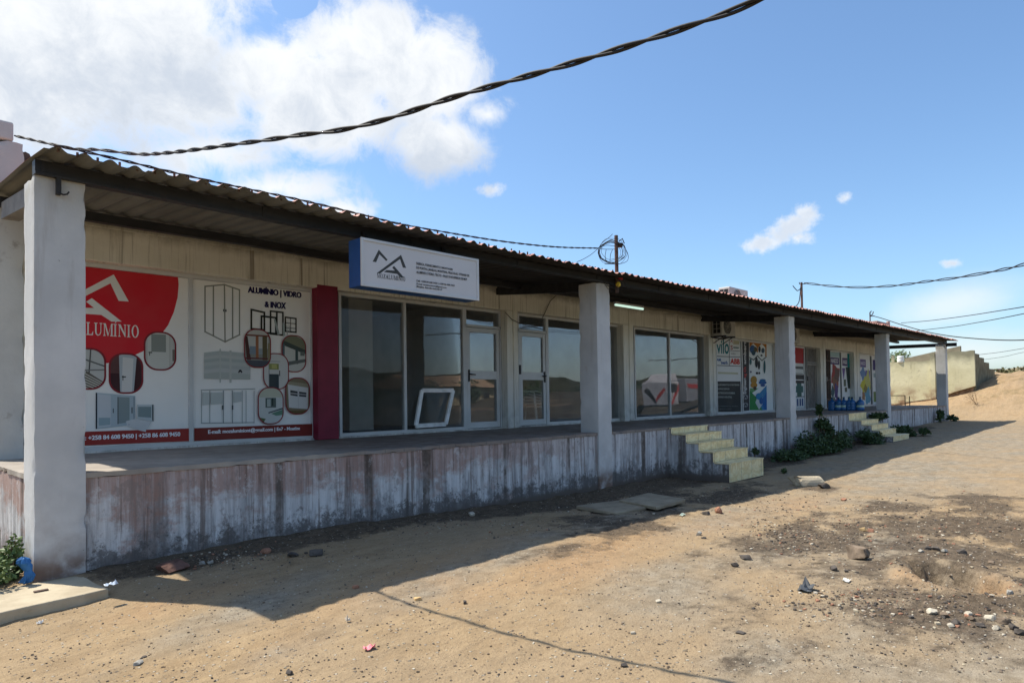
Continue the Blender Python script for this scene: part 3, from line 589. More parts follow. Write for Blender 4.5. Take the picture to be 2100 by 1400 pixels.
# left poster
p = Print(WG-.006, (150, 440), 2.8); x1 = X(386.5); p.rect(2.05, .99, x1, 3.31, OFF)
def band(P, pts, xl, col): w = [P.pw(q) for q in pts]; P.add(w+[(xl, w[-1][1]), (xl, w[0][1])], col)
gradc = [(600+k*8, (.60-.0*k)) for k in range(3)]
w = [p.pw(q) for q in [(598,325),(606,400),(600,475),(578,560),(545,635),(485,715),(400,785),(300,830),(200,852),(75,858)]]
p.add(w+[(2.05, w[-1][1]), (2.05, 3.31), (w[0][0]-.03, 3.31)], RED)
ap = np.array(p.pw((150+0, 0))); 
T1 = onY(170+440/7, 520+300/7, WG); T2 = onY(170+505/7, 520+972/7, WG); l1 = onY(720+768/7.5, 480+320/7.5, SY); l2 = onY(720+812/7.5, 480+668/7.5, SY); ks = (T1[2]-T2[2])/(l1[2]-l2[2])
for g in LOGO:
    W = [onY(720+a/7.5, 480+b/7.5, SY) for a, b in g]; W = [(T1[0]+(q[0]-l1[0])*ks*1.05, T1[2]+(q[2]-l1[2])*ks) for q in W]; p.clipto = [(2.05,.99),(x1,.99),(x1,3.31),(2.05,3.31)]; p.add(W, (.78, .78, .74)); p.clipto = None
a = np.array(p.pw((75, 690))); b = np.array(p.pw((382, 707))); k = (b-a)/(.8+.98+1.15+.45+1.0+.45+.95+.12*7)
tl = sum(SERIF[c][0]+.12 for c in 'LUMÍNIO'); st = b-(b-a)*(sum(SERIF[c][0]+.12 for c in 'ALUMÍNIO')/tl)
serif(p, 'LUMÍNIO', a, b, .165, (.8, .8, .76))
Q = lambda x0, y0, x1, y1: [(x0,y0),(x1,y0),(x1,y1),(x0,y1)]
p.oval(405, 592, 671, 895, BRD, .022, [(Q(-1,-1,1,1), (.46,.47,.44)), (Q(-.78,-1,.55,.92), (.58,.6,.56)), (Q(-.55,-.05,.35,.85), (.25,.28,.26)), (Q(.62,-.6,.8,1), (.52,.53,.5)), (Q(.75,-.5,1,.1), (.16,.14,.12)), (Q(-.72,-.12,-.5,-.06), (.08,.08,.08)), (Q(-.68,-.25,-.63,-.06), (.08,.08,.08))])
p.oval(203, 402, 795, 1028, BRD, .022, [(Q(-1,-1,1,1), (.055,.022,.026)), (Q(-1,.0,-.4,.9), (.11,.05,.05)), ([(-.35,-1),(.42,-1),(.62,.95),(-.42,1)], (.42,.47,.5)), ([(-.28,-1),(.32,-1),(.42,.75),(-.2,.8)], (.62,.63,.62)), (Q(-.25,-.2,-.02,-.14), (.04,.04,.04)), (Q(-.22,-.35,-.17,-.1), (.04,.04,.04))])
p.oval(-20, 188, 765, 1005, BRD, .022, [(Q(-1,-1,1,1), (.50,.52,.5)), ([(-.1,-.1),(1,-.7),(1,-1),(-.6,-1)], (.13,.12,.1))]+[([(-.2,-.25-.13*i),(.9,-.75-.1*i),(.9,-.7-.1*i),(-.2,-.19-.13*i)], (.5,.5,.45)) for i in range(6)]+[([(.1,1),(.18,1),(.08,-.2),(0,-.2)], (.1,.1,.1)), ([(-.6,.6),(1,.15),(1,.08),(-.6,.52)], (.12,.13,.13)), ([(-.6,-.05),(1,.0),(1,-.06),(-.6,-.12)], (.2,.2,.2))])
p.poly2([(128,1022),(355,1040),(355,1205),(128,1230)], (.42,.5,.54)); p.poly2([(128,1022),(136,1022),(136,1230),(128,1230)], (.015,.02,.03)); p.poly2([(140,1030),(215,1036),(215,1212),(140,1222)], (.55,.59,.62)); p.poly2([(145,1165),(212,1165),(212,1205),(145,1212)], (.3,.4,.44)); p.poly2([(255,1046),(322,1048),(322,1190),(255,1200)], (.24,.3,.31)); p.poly2([(253,1046),(258,1046),(258,1202),(253,1202)], DG); p.poly2([(345,1046),(350,1046),(350,1190),(345,1192)], (.2,.26,.3)); p.poly2([(226,1112),(231,1112),(231,1138),(226,1138)], DG); p.poly2([(333,1105),(339,1105),(339,1140),(333,1140)], DG)
p.poly2([(365,1090),(458,1090),(458,1188),(365,1170)], (.5,.56,.58)); p.poly2([(371,1102),(446,1102),(446,1165),(371,1160)], (.22,.29,.3)); p.poly2([(452,1090),(459,1090),(459,1186),(452,1180)], (.03,.035,.04)); p.poly2([(300,1185),(360,1170),(445,1190),(415,1248),(310,1215)], (.6,.62,.63)); p.poly2([(315,1195),(330,1192),(332,1205),(316,1206)], (.2,.25,.3))
w = [p.pw(q) for q in [(645,1227),(645,1300)]]; z = [p.pw(q) for q in [(75,1243),(75,1322)]]
p.add([(x1, w[0][1]), (x1, w[1][1]), (2.05, z[1][1]), (2.05, z[0][1])], (.32, .035, .03))
p.poly2([(300,1190),(360,1175),(420,1205),(415,1246),(370,1236)], (.58,.6,.61))
boldtext(p, ': +258 84 608 9450 | +258 86 608 9450', (66,1268), (612,1246), (612,1278), (66,1302), (.85,.86,.9), .02, (-.002, .002))
poster(p, 'window_poster', 'red and white window poster with large chevron logo beside the nearest pillar')
# right poster
p = Print(WG-.006, (150, 440), 2.8); x0, x1 = X(395.5), X(637); p.rect(x0, .99, x1, 3.31, (.86,.86,.83))
gl = (.25, .26, .23)
p.line([(757,412),(868,402),(955,432),(955,690),(872,730),(757,672)], .02, gl, True)
for a, b in (((805,408),(805,695)), ((868,402),(872,730)), ((915,420),(915,710))): p.line([a, b], .02, gl)
p.ell(864,550,4,8,DG); p.ell(877,551,4,8,DG)
boldtext(p, 'ALUMÍNIO | VIDRO', (1003,403), (1310,438), (1308,490), (1003,458), NAVY, .03, (-.0045, 0, .0045)); boldtext(p, '& INOX', (1100,497), (1222,505), (1220,543), (1100,532), NAVY, .03, (-.0045, 0, .0045))
bk = (.022, .026, .02)
p.line([(1022,545),(1097,562),(1097,662),(1022,655)], .028, bk, True); p.line([(1080,583),(1163,592),(1163,684),(1080,676)], .028, bk, True); p.line([(1132,554),(1203,562),(1203,692),(1132,684)], .026, bk, True); p.line([(1168,558),(1168,688)], .028, bk); p.line([(1217,589),(1278,597),(1278,676),(1217,670)], .022, bk, True); p.line([(1217,622),(1278,627)], .01, bk); p.line([(1247,595),(1247,672)], .01, bk); p.line([(1217,650),(1278,654)], .01, bk)
p.poly2([(1150,600),(1160,602),(1185,690),(1172,692)], (.35,.4,.38)); p.poly2([(1200,620),(1210,625),(1215,695),(1203,695)], (.35,.42,.4)); p.line([(1225,640),(1228,690)], .012, (.4,.45,.43)); p.line([(1238,640),(1240,670)], .012, (.4,.45,.43))
for y0, y1, cc in [(793,815,(.44,.48,.47)),(815,832,(.50,.53,.51)),(832,850,(.40,.45,.44)),(850,870,(.48,.52,.5)),(870,890,(.43,.47,.46)),(890,912,(.50,.53,.52)),(912,942,(.42,.46,.44))]:
    p.poly2([(750,y0),(840,y0-10),(1015,y0+4),(1015,y1+4),(840,y1+2),(750,y1)], cc)
p.poly2([(838,770),(846,770),(846,965),(838,965)], (.48,.52,.49)); p.poly2([(895,780),(907,780),(907,965),(895,965)], (.50,.53,.5)); p.poly2([(944,905),(952,890),(962,890),(970,905),(963,910),(957,900),(950,910)], (.01,.01,.02))
for q in (735, 782, 860, 912, 968, 990, 1036): p.line([(q,1012),(q,1195)], .009 if q not in (860,912) else .014, (.28,.31,.31))
p.line([(733,1006),(1040,1000)], .012, (.35,.38,.38)); p.line([(733,1196),(1036,1192)], .01, (.25,.3,.32)); p.poly2([(740,1020),(778,1020),(778,1090),(740,1095)], (.52,.56,.54)); p.poly2([(788,1020),(855,1020),(855,1085),(788,1090)], (.5,.54,.52)); p.poly2([(918,1018),(964,1018),(964,1072),(918,1080)], (.5,.54,.53)); p.line([(856,1098),(856,1115)], .022, DG); p.line([(912,1098),(912,1115)], .022, DG)
rb = (.24, .028, .035)
p.oval(1193,1335,692,905,rb,.017,[(Q(-1,-1,1,1),(.52,.54,.5)),([(-1,.9),(-.9,.6),(.9,.1),(1,.7),(0,1)],(.19,.2,.13)),([(-.95,.72),(1,.2),(1,-.02),(-.95,.45)],(.06,.08,.07)),(Q(-1,-.6,-.75,.5),(.09,.13,.14)),(Q(.1,-.55,.32,.3),(.05,.08,.08)),([(-1,-.5),(1,-.25),(1,-.42),(-1,-.72)],(.13,.15,.14)),(Q(.5,-.1,.85,.12),(.14,.17,.15))])
p.oval(1087,1235,795,1005,rb,.017,[(Q(-1,-1,1,1),(.57,.58,.56)),(Q(-.6,-1,-.5,.9),(.35,.37,.38)),(Q(-.55,.1,.2,.42),(.25,.28,.1)),(Q(-.35,.15,.05,.38),(.42,.42,.16)),(Q(-.55,-1,.2,-.15),(.035,.055,.065)),(Q(-.5,.5,.3,.58),(.42,.44,.43)),(Q(.22,-.25,.3,.05),(.1,.1,.1))])
p.oval(977,1132,657,880,rb,.017,[(Q(-1,-1,1,1),(.25,.26,.24)),(Q(-.8,.0,.8,.62),(.52,.54,.52)),(Q(-1,.62,1,.7),(.17,.06,.04)),(Q(-1,.7,1,1),(.5,.5,.46)),(Q(-.15,-.5,.06,.62),(.32,.14,.07)),(Q(.35,-.6,.7,.62),(.12,.1,.05)),([(-.95,.6),(-.75,.6),(-.5,-.6),(-.8,-.6)],(.08,.035,.03)),(Q(-.6,-.3,-.15,.1),(.2,.26,.32)),(Q(.05,-.3,.35,.0),(.28,.33,.36)),(Q(-1,-.55,1,-.48),(.12,.03,.04)),(Q(-1,-1,1,-.62),(.07,.08,.1)),(Q(.75,-.6,1,.3),(.25,.22,.13))])
p.oval(1213,1355,935,1147,rb,.017,[(Q(-1,-1,1,1),(.2,.17,.11)),([(-1,.8),(1,.65),(1,.45),(-1,.62)],(.3,.28,.2)),([(-.8,.62),(.85,.45),(.8,-.72),(-.72,-.62)],(.6,.61,.6)),([(-.6,.32),(-.02,.25),(-.02,-.02),(-.6,.05)],(.05,.055,.06)),([(.1,.24),(.7,.18),(.68,-.06),(.1,-.02)],(.05,.055,.06)),([(-.6,.18),(.7,.08),(.7,.04),(-.6,.13)],(.5,.5,.5)),(Q(.02,-.66,.04,.4),(.35,.35,.35)),(Q(-1,-1,1,-.78),(.13,.09,.04))])
p.oval(1055,1203,990,1203,rb,.017,[(Q(-1,-1,1,1),(.56,.59,.57)),(Q(-1,.45,1,1),(.5,.52,.42)),(Q(-.42,-.1,.4,.42),(.1,.13,.12)),(Q(-.3,-.05,-.02,.36),(.4,.46,.44)),(Q(.1,0,.18,.42),(.02,.03,.03)),([(-.2,-.35),(1,-.1),(1,-.18),(-.2,-.42)],(.08,.1,.11)),([(0,-.42),(1,-.2),(1,-.5),(.4,-.55)],(.14,.26,.19)),([(-.95,-.6),(-.4,-.7),(-.6,-.9),(-1,-.85)],(.1,.14,.06))])
z1 = [p.pw(q)[1] for q in ((688,1225),(1355,1200),(1355,1268),(688,1298))]; p.add([(x0,z1[0]),(x1,z1[1]),(x1,z1[2]),(x0,z1[3])], (.20,.028,.022))
boldtext(p, 'E-mail: mozaluminiont@gmail.com | En7 - Moatize', (770,1234), (1296,1214), (1296,1240), (770,1264), (.85,.85,.88), .02, (-.0015, .0015))
poster(p, 'window_poster', 'white window poster of aluminium doors and frames left of the maroon pilaster')
# engineering shop posters
p = Print(WG-.006, (1440, 680), 7.775); xa, xb = X(1467.5), X(1519); p.rect(xa, .99, xb, 3.31, (.72,.74,.74))
p.text('Avilo', (130,140), (427,110), (425,358), (140,345), (.0,.17,.2), .02); p.clipto = None
for q in ([(205,384),(608,400),(608,410),(205,396)], [(205,528),(608,545),(608,555),(205,540)], [(428,100),(436,100),(436,540),(428,540)], [(440,298),(600,305),(600,312),(440,305)]): p.poly2(q, (.04,.045,.06))
p.text('A', (448,110), (488,112), (488,180), (448,176), (.35,.05,.05)); p.text('S', (450,215), (488,218), (488,290), (450,285), (.35,.05,.05)); p.poly2([(495,115),(590,118),(590,205),(495,200)], (.46,.44,.3)); p.poly2([(495,240),(582,248),(582,268),(495,262)], (.08,.16,.16)); p.text('WEG', (455,335), (530,340), (530,368), (455,362), (.25,.28,.28))
p.text('ABB', (445,425), (600,432), (600,524), (445,512), (.52,.04,.03), .05); p.text('LAM', (212,420), (296,425), (296,472), (212,466), (.02,.12,.38), .04); p.text('bearb.', (300,470), (412,462), (412,520), (300,515), (.02,.08,.3), .03)
p.poly2([(250,640),(570,650),(570,680),(250,670)], (.5,.5,.36)); p.poly2([(222,790),(610,790),(618,1275),(230,1280)], (.03,.034,.036))
for i, (t, xe) in enumerate([('EQUIPAMENTOS E MATERIAIS', 590), ('MAQUINAS E SERVICOS', 430), ('ELECTRICIDADE E BOMBAS', 520), ('SEGURANCA INDUSTRIAL', 475)]): y = 832+i*64; p.text(t, (228,y), (xe,y+3), (xe,y+32), (228,y+30), (.35,.38,.36), .03)
for i in range(2): p.text('Tel: +258 84 000 000  Tete - Mocambique', (245,1180+i*45), (565-100*i,1180+i*40), (565-100*i,1195+i*40), (245,1197+i*45), (.2,.21,.2), .02)
poster(p, 'window_poster', 'white supplier poster with teal lettering over a dark lower panel, under the air conditioner')
p = Print(WG-.006, (1440, 680), 7.775); xa, xb = X(1522.5), X(1583.5); p.rect(xa, .99, xb, 3.31, (.72,.76,.76))
p.poly2([(628,110),(745,118),(752,1255),(645,1262)], (.035,.035,.042))
p.text('Engineeri', (655,990), (660,740), (712,740), (716,990), (.6,.6,.6), .03) ; p.text('ng Ch', (660,735), (662,560), (710,560), (712,735), (.5,.06,.06), .03); p.text('ambers', (662,520), (655,150), (700,150), (700,520), (.6,.6,.6), .03)
for cy in (1040,1165): 
    p.ell(692,cy,40,36,(.3,.3,.32)); p.ell(692,cy,30,27,(.035,.035,.042))
    for dx, dy in ((-36,-20),(36,-20),(0,38)): p.ell(692+dx*.5, cy+dy*.5, 9, 9, (.3,.3,.32))
p.poly2([(752,105),(1025,130),(1025,400),(880,330),(752,330)], (.42,.16,.02)); p.poly2([(830,115),(960,125),(900,190)], (.55,.38,.03)); p.poly2([(760,1000),(900,900),(760,900)], (.1,.3,.12)); p.poly2([(755,1250),(757,940),(860,1040),(960,1250)], (.03,.22,.06)); p.poly2([(960,1250),(860,1040),(1025,850),(1030,1245)], (.03,.2,.42)); p.poly2([(940,1100),(1028,960),(1028,1240),(990,1240)], (.01,.12,.38)); p.poly2([(875,1050),(960,1000),(960,1150),(905,1240),(845,1130)], (.55,.6,.6))
def hexa2(cx, cy, r, rh, c): p.poly2([(cx-r,cy-rh*.5),(cx,cy-rh),(cx+r,cy-rh*.5),(cx+r,cy+rh*.5),(cx,cy+rh),(cx-r,cy+rh*.5)], c)
hexa2(812,310,58,125,(.72,.76,.76)); hexa2(945,315,58,125,(.72,.76,.76)); p.line([(752,410),(815,450),(878,385),(950,460),(1020,400)], .035, (.03,.05,.06))
for cx, cy, rx, ry, c in [(800,280,38,60,(.02,.09,.25)),(845,285,22,40,(.09,.08,.04)),(815,340,25,35,(.01,.06,.1)),(910,280,16,45,(.02,.03,.04)),(965,300,22,38,(.05,.09,.13)),(942,378,14,14,(.02,.03,.04)),(768,480,14,45,(.03,.12,.14)),(862,490,18,75,(.02,.03,.04)),(902,530,15,65,(.02,.03,.04)),(990,560,14,95,(.01,.09,.11)),(770,640,12,16,(.1,.12,.2)),(868,660,15,18,(.02,.02,.03)),(906,660,12,16,(.02,.02,.03)),(818,770,42,60,(.35,.2,.03)),(820,850,46,40,(.4,.2,.02)),(835,900,20,30,(.06,.05,.03)),(960,810,52,28,(.01,.09,.3)),(960,775,40,20,(.01,.12,.3)),(962,855,32,18,(.01,.07,.25)),(905,1030,45,50,(.02,.2,.42)),(935,1100,25,50,(.01,.1,.32))]: p.ell(cx,cy,rx*1.22,ry*1.12,c)
poster(p, 'window_poster', 'dark vertical lettering strip beside coloured safety gear pictures, left of the third pillar')
# far posters
def far_poster(px0, px1, zt, label, draw, Y=WG-.006):
    P = Print(Y, (0, 0), 1); a, b = X(px0), X(px1); P.rect(a, 1.0, b, zt, (.68,.7,.7)); draw(P, a, b); poster(P, 'window_poster', label)
def L(P, a, b): return lambda u0, z0, u1, z1, c: P.rect(a+(b-a)*u0, z0, a+(b-a)*u1, z1, c)
def d1(P, a, b):
    r = L(P, a, b); r(0,2.72,1,3.31,(.42,.02,.03)); r(.15,2.3,.9,2.34,(.3,.3,.3)); r(.1,2.5,.95,2.6,(.12,.13,.13)); r(.25,2.1,1,2.28,(.03,.03,.035)); r(.25,1.95,1,2.06,(.03,.03,.035)); r(.1,1.6,.9,1.85,(.03,.13,.12)); r(.35,1.45,.75,1.95,(.03,.11,.1)); r(0,1.42,1,1.45,(.05,.06,.07))
    for u in (.1,.32,.55,.75): r(u,1.08,u+.12,1.36,(.03,.06,.2))
far_poster(1625, 1648, 3.31, 'red-topped window poster of dark gloves beside the barred door', d1)
def d2(P, a, b):
    r = L(P, a, b); r(0,3.1,1,3.31,(.35,.5,.52)); r(.05,2.78,.95,3.08,(.05,.035,.15)); P.text('HASCO', (a+(b-a)*.15,3.03), (a+(b-a)*.85,3.03), (a+(b-a)*.85,2.84), (a+(b-a)*.15,2.84), (.55,.55,.6), .05, px=False)
    for u, z, ru, rz, c in [(.55,2.3,.33,.4,(.3,.03,.03)),(.5,2.0,.2,.3,(.2,.08,.04)),(.7,2.35,.2,.25,(.12,.06,.05)),(.25,1.6,.13,.22,(.03,.08,.1)),(.6,1.62,.14,.3,(.06,.03,.16)),(.35,1.2,.12,.15,(.1,.12,.1))]: P.clipto = [(a,1.0),(b,1.0),(b,3.31),(a,3.31)]; P.add([(a+(b-a)*(u+1.25*ru*math.cos(t*.5236+u)*(1+.25*math.sin(t*2.1+z*9))), z+1.2*rz*math.sin(t*.5236+u)*(1+.25*math.sin(t*2.1+z*9))) for t in range(12)], c); P.clipto = None
    r(.45,1.0,1,1.3,(.08,.03,.15))
far_poster(1701, 1722, 3.31, 'window poster with purple name box and red glove, behind the water bottles', d2)
def d3(P, a, b):
    r = L(P, a, b); r(.6,2.7,1,3.31,(.01,.22,.22)); r(.05,2.75,.62,3.1,(.08,.04,.14)); P.text('HASE', (a+(b-a)*.12,3.02), (a+(b-a)*.56,3.02), (a+(b-a)*.56,2.83), (a+(b-a)*.12,2.83), (.55,.55,.6), .05, px=False)
    P.add([(a+(b-a)*.0,2.65),(a+(b-a)*.35,2.65),(a+(b-a)*.15,2.1)], (.15,.08,.26)); P.add([(a+(b-a)*.4,2.7),(a+(b-a)*.98,2.7),(a+(b-a)*.98,1.75),(a+(b-a)*.6,1.75)], (.02,.04,.035)); r(.15,1.85,.4,2.15,(.08,.1,.07)); r(.25,1.6,.5,1.8,(.08,.1,.07)); r(.65,1.05,.9,1.4,(.18,.4,.3))
far_poster(1726.5, 1745, 3.31, 'window poster with teal corner and dark diagonal panel, behind the water bottles', d3)
def d4(P, a, b):
    r = L(P, a, b); r(.05,2.75,.6,3.12,(.12,.08,.24)); P.text('HASCO', (a+(b-a)*.1,3.02), (a+(b-a)*.55,3.02), (a+(b-a)*.55,2.85), (a+(b-a)*.1,2.85), (.45,.42,.55), .05, px=False)
    for u, z, ru, rz, c in [(.3,2.45,.2,.25,(.1,.2,.4)),(.75,2.25,.2,.35,(.1,.08,.32)),(.45,1.85,.3,.35,(.5,.47,.03)),(.75,2.0,.2,.5,(.45,.45,.12)),(.3,1.4,.12,.18,(.3,.14,.07)),(.7,1.4,.22,.35,(.08,.28,.4)),(.5,1.75,.14,.16,(.2,.16,.02))]: P.clipto = [(a,1.0),(b,1.0),(b,3.31),(a,3.31)]; P.add([(a+(b-a)*(u+1.25*ru*math.cos(t*.5236+u)*(1+.25*math.sin(t*2.1+z*9))), z+1.2*rz*math.sin(t*.5236+u)*(1+.25*math.sin(t*2.1+z*9))) for t in range(12)], c); P.clipto = None
far_poster(1763, 1784, 3.31, 'pale blue window poster with yellow shapes, left of the fourth pillar', d4)
def d5(P, a, b):
    r = L(P, a, b); r(.1,2.65,.9,3.15,(.05,.035,.16)); r(.2,2.3,.7,2.5,(.3,.4,.4)); r(.1,1.1,.8,1.6,(.2,.26,.1))
far_poster(1789, 1797, 3.31, 'narrow poster with purple box half hidden by the fourth pillar', d5)

# ------------------------------------------------------------------ air conditioners, lamp, gates
def ac_unit(x0, x1, y0, y1, z0, z1, label):
    r = empty('air_conditioner', ((x0+x1)/2, (y0+y1)/2, z0), label, 'air conditioner', 'outdoor air conditioner units')
    m = MB(); m.box(x0, x1, y0, y1, z0, z1); m.build('casing', ACM, r, bevel=.02)
    m = MB(); cx, cz, R = x0+(x1-x0)*.4, (z0+z1)/2, (z1-z0)*.42
    m.tube([(cx, y0-.002, cz), (cx, y0-.012, cz)], R, 24); m.build('fan_opening', BLK, r)
    m = MB()
    for k in range(5): rr = R*(k+1)/5; m.tube([(cx+rr*math.cos(t*.3142), y0-.02, cz+rr*math.sin(t*.3142)) for t in range(21)], .005, 4, False)
    for k in range(8): m.tube([(cx, y0-.02, cz), (cx+R*math.cos(k*.785), y0-.02, cz+R*math.sin(k*.785))], .005, 4)
    m.build('fan_grille', ACM, r)
    m = MB(); w = (y1-y0)
    for a in np.linspace(y0+.04, y1-.04, 3): m.box(x0-.012, x0-.003, a-.006, a+.006, z0+.06, z1-.06)
    for a in np.linspace(z0+.06, z1-.06, 4): m.box(x0-.016, x0-.012, y0+.04, y1-.04, a-.006, a+.006)
    m.build('side_grille', ACM, r)
    m = MB(); m.box(x0-.004, x0-.002, y0+.04, y1-.04, z0+.06, z1-.06); m.build('side_opening', BLK, r)
    return r
a1 = ac_unit(18.95, 19.85, 2.28, 2.6, 3.34, 3.88, 'outdoor air conditioner unit fixed above the teal lettered poster')
for x in (19.1, 19.7): m = MB(); m.bar((x, 2.64, 3.315), (x, 2.22, 3.315), .03, .04); m.bar((x, 2.64, 3.12), (x, 2.3, 3.31), .02); m.build('wall_bracket', STE, a1)
m = MB(); m.tube([(19.86, 2.5, 3.5), (20.0, 2.55, 3.36), (19.6, 2.58, 3.26), (18.9, 2.6, 3.3)], .02, 6); m.build('pipe', BLK, a1)
p0, p1 = onY(1631, 700, 2.3), onY(1640, 672, 2.3); a2 = ac_unit(p0[0]-.5, p1[0]-.02, 2.3, 2.6, 3.4, 3.95, 'outdoor air conditioner unit half hidden behind the third pillar')
q0 = onY(1497, 609, 1.6); q1 = onY(1537, 598, 1.6); ac_unit(q0[0], q1[0]-.1, 1.6, 1.95, float(q1[2])-.52, float(q1[2])+.02, 'air conditioner unit standing on top of the corrugated roof')
LY = 1.85; p0 = onY(1262, 624, LY); p0[2] -= .01; r = empty('tube_lamp', (p0[0]+.6, LY, p0[2]), 'slim fluorescent tube lamp under the roof right of the second pillar', 'lamp')
m = MB(); m.tube([(p0[0], LY, p0[2]), (p0[0]+1.15, LY, p0[2])], .026, 10); TG = simple('tube_glass', (.75, .95, .85), .3, .5); _p = TG.node_tree.nodes['Principled BSDF']; _p.inputs['Emission Color'].default_value = (.7, 1, .85, 1); _p.inputs['Emission Strength'].default_value = .55; tb = m.build('tube', TG, r)
m = MB(); m.box(p0[0]-.02, p0[0]+1.17, LY-.02, LY+.04, p0[2]+.024, p0[2]+.07); m.build('fitting', ALU, r); m = MB(); m.bar((p0[0]+.6, LY+.01, p0[2]+.07), (p0[0]+.6, LY+.01, eavz(p0[0])+.16), .03); m.build('hanger', STE, r)
# security gates
def gate(x0, x1, y, z0, z1, n, mat, name, label, rails):
    r = empty(name, ((x0+x1)/2, y, z0), label, 'gate')
    m = MB(); w = .035
    m.box(x0, x0+w, y, y+w, z0, z1); m.box(x1-w, x1, y, y+w, z0, z1); m.box(x0+w, x1-w, y, y+w, z0, z0+w); m.box(x0+w, x1-w, y, y+w, z1-w, z1); m.build('frame', mat, r)
    m = MB()
    for k in range(n): x = x0+w+(x1-x0-2*w)*(k+.5)/n; m = MB(); m.bar((x, y+.016, z0+w), (x, y+.016, z1-w), .022); m.build('bar', mat, r)
    for z in rails: m = MB(); m.box(x0+w, x1-w, y-.004, y+.008, z-.02, z+.02); m.build('rail', mat, r)
    m = MB(); m.box(x0+.02, x0+.16, y-.03, y-.006, (z0+z1)/2-.1, (z0+z1)/2+.08); m.build('lock', BLK, r)
    return r
xa, xb = X(1651), X(1679.5); gate(xa, xb, WG-.06, .94, 3.36, 9, GRL, 'security_gate', 'grey barred steel gate closed over a shop doorway behind the third pillar', (2.78, 2.70))
m = MB(); m.box(xa+.05, xb-.02, WG+.05, WG+.09, .94, 3.36); m.build('door', simple('grey_brown_door', (.2, .18, .165), .7, .3, 0, .25, 3), B)
xc, xd = X(1689.5), X(1700.5); gate(xc, xd, WG-.06, .94, 3.36, 5, RUST, 'security_gate', 'dark red-brown barred gate folded open beside the purple boxed poster', (1.3, 2.1, 2.9))
# loose frame leaning inside the second window
f0 = [onY(853, 873, 2.73), onY(914, 869, 2.73), onY(929, 800, 2.79), onY(865, 800, 2.79)]
r = empty('leaning_frame', tuple(f0[0]), 'loose white aluminium frame leaning against the second shop window', 'window frame')
m = MB()
for i in range(4): m.bar(f0[i], f0[(i+1) % 4], .075, .04, up=(0, 1, .2))
WHF = simple('bright_white_frame', (.8, .82, .82), .4, .4); m.build('frame', WHF, r); m = MB(); c_ = sum(f0)/4; m.face([c_+(q-c_)*.93+np.array([0, .02, 0]) for q in f0]); m.build('pane', GLA, r)
# stacked white chairs behind the glass door
def chair(loc, rz, label):
    r = empty('plastic_chair', loc, label, 'chair', 'white plastic chairs stacked inside the shop'); r.rotation_euler = (0, 0, rz)
    def bld(m, nm):
        o = m.build(nm, WPL, None, smooth=False, bevel=.006, center=(0, 0, 0)); o.parent = r; return o
    m = MB(); m.box(-.22, .22, -.21, .22, .42, .445); bld(m, 'seat')
    for sx in (-1, 1):
        for sy in (-1, 1): m = MB(); m.bar((sx*.19, sy*.19, .43), (sx*.24, sy*.25, 0), .04, .03); bld(m, 'leg')
    m = MB(); A = [(-.21, .22, .43), (-.215, .29, .62), (-.17, .33, .8), (-.09, .345, .86), (0, .35, .875), (.09, .345, .86), (.17, .33, .8), (.215, .29, .62), (.21, .22, .43)]
    for a, b in zip(A[:-1], A[1:]): m.bar(a, b, .05, .02, up=(0, 1, 0))
    for x in (-.12, -.06, 0, .06, .12): m.bar((x, .22, .44), (x*1.0, .343, .85-abs(x)*.2), .03, .014, up=(0, 1, 0))
    bld(m, 'backrest')
    for sx in (-1, 1): m = MB(); m.tube([(sx*.23, .28, .64), (sx*.255, .0, .66), (sx*.25, -.18, .62), (sx*.23, -.21, .44)], .02, 6); bld(m, 'armrest')
    return r
for k, t in enumerate(('white plastic chair at the bottom of the stack behind the second glass door', 'white plastic chair in the middle of the stack behind the second glass door', 'white plastic chair topmost in the stack behind the second glass door')):
    chair((float(onY(1088+2*k, 850, 3.3)[0]), 3.3+.03*k, .9+.07*k), .35+.02*k, t)
# water bottles
BTL = NT('blue_bottle_plastic'); BTL.fin((.03, .16, .42), .15, .5); BTL.b.inputs['Transmission Weight'].default_value = .25; BTL = BTL.m; LBL = simple('bottle_label', (.45, .62, .52), .5, .3); CPL = simple('bottle_cap', (.03, .08, .12), .5)
def bottle(x, y, label, lab):
    r = empty('water_bottle', (x, y, HP), label, 'water bottle', 'blue water cooler bottles on the veranda')
    m = MB(); m.lathe((x, y, HP), [(.11,0),(.135,.012),(.135,.1),(.13,.11),(.135,.12),(.135,.2),(.13,.21),(.135,.22),(.135,.29),(.12,.33),(.07,.375),(.032,.395),(.03,.44)], 20); m.build('bottle_body', BTL, r, smooth=True)
    m = MB(); m.lathe((x, y, HP), [(.034,.435),(.034,.49),(.03,.495)], 14); m.build('cap', CPL, r)
    if lab: m = MB(); m.lathe((x, y, HP), [(.1372,.125),(.1372,.195)], 20); m.build('label_band', LBL, r)
BL = ['leftmost blue water bottle in the row, beside the brown gate', 'second blue water bottle from the left, with a pale label', 'third blue water bottle from the left in the veranda row', 'fourth blue water bottle from the left in the veranda row', 'fifth blue water bottle from the left, next to the end one', 'rightmost blue water bottle in the row, with a green and white label']
for k, (px, lab) in enumerate([(1706.5,0),(1720.5,1),(1731,1),(1741.5,0),(1748,0),(1764.5,1)]):
    q = onZ(px, 841.5, HP); bottle(float(q[0]), float(q[1]), BL[k], lab)

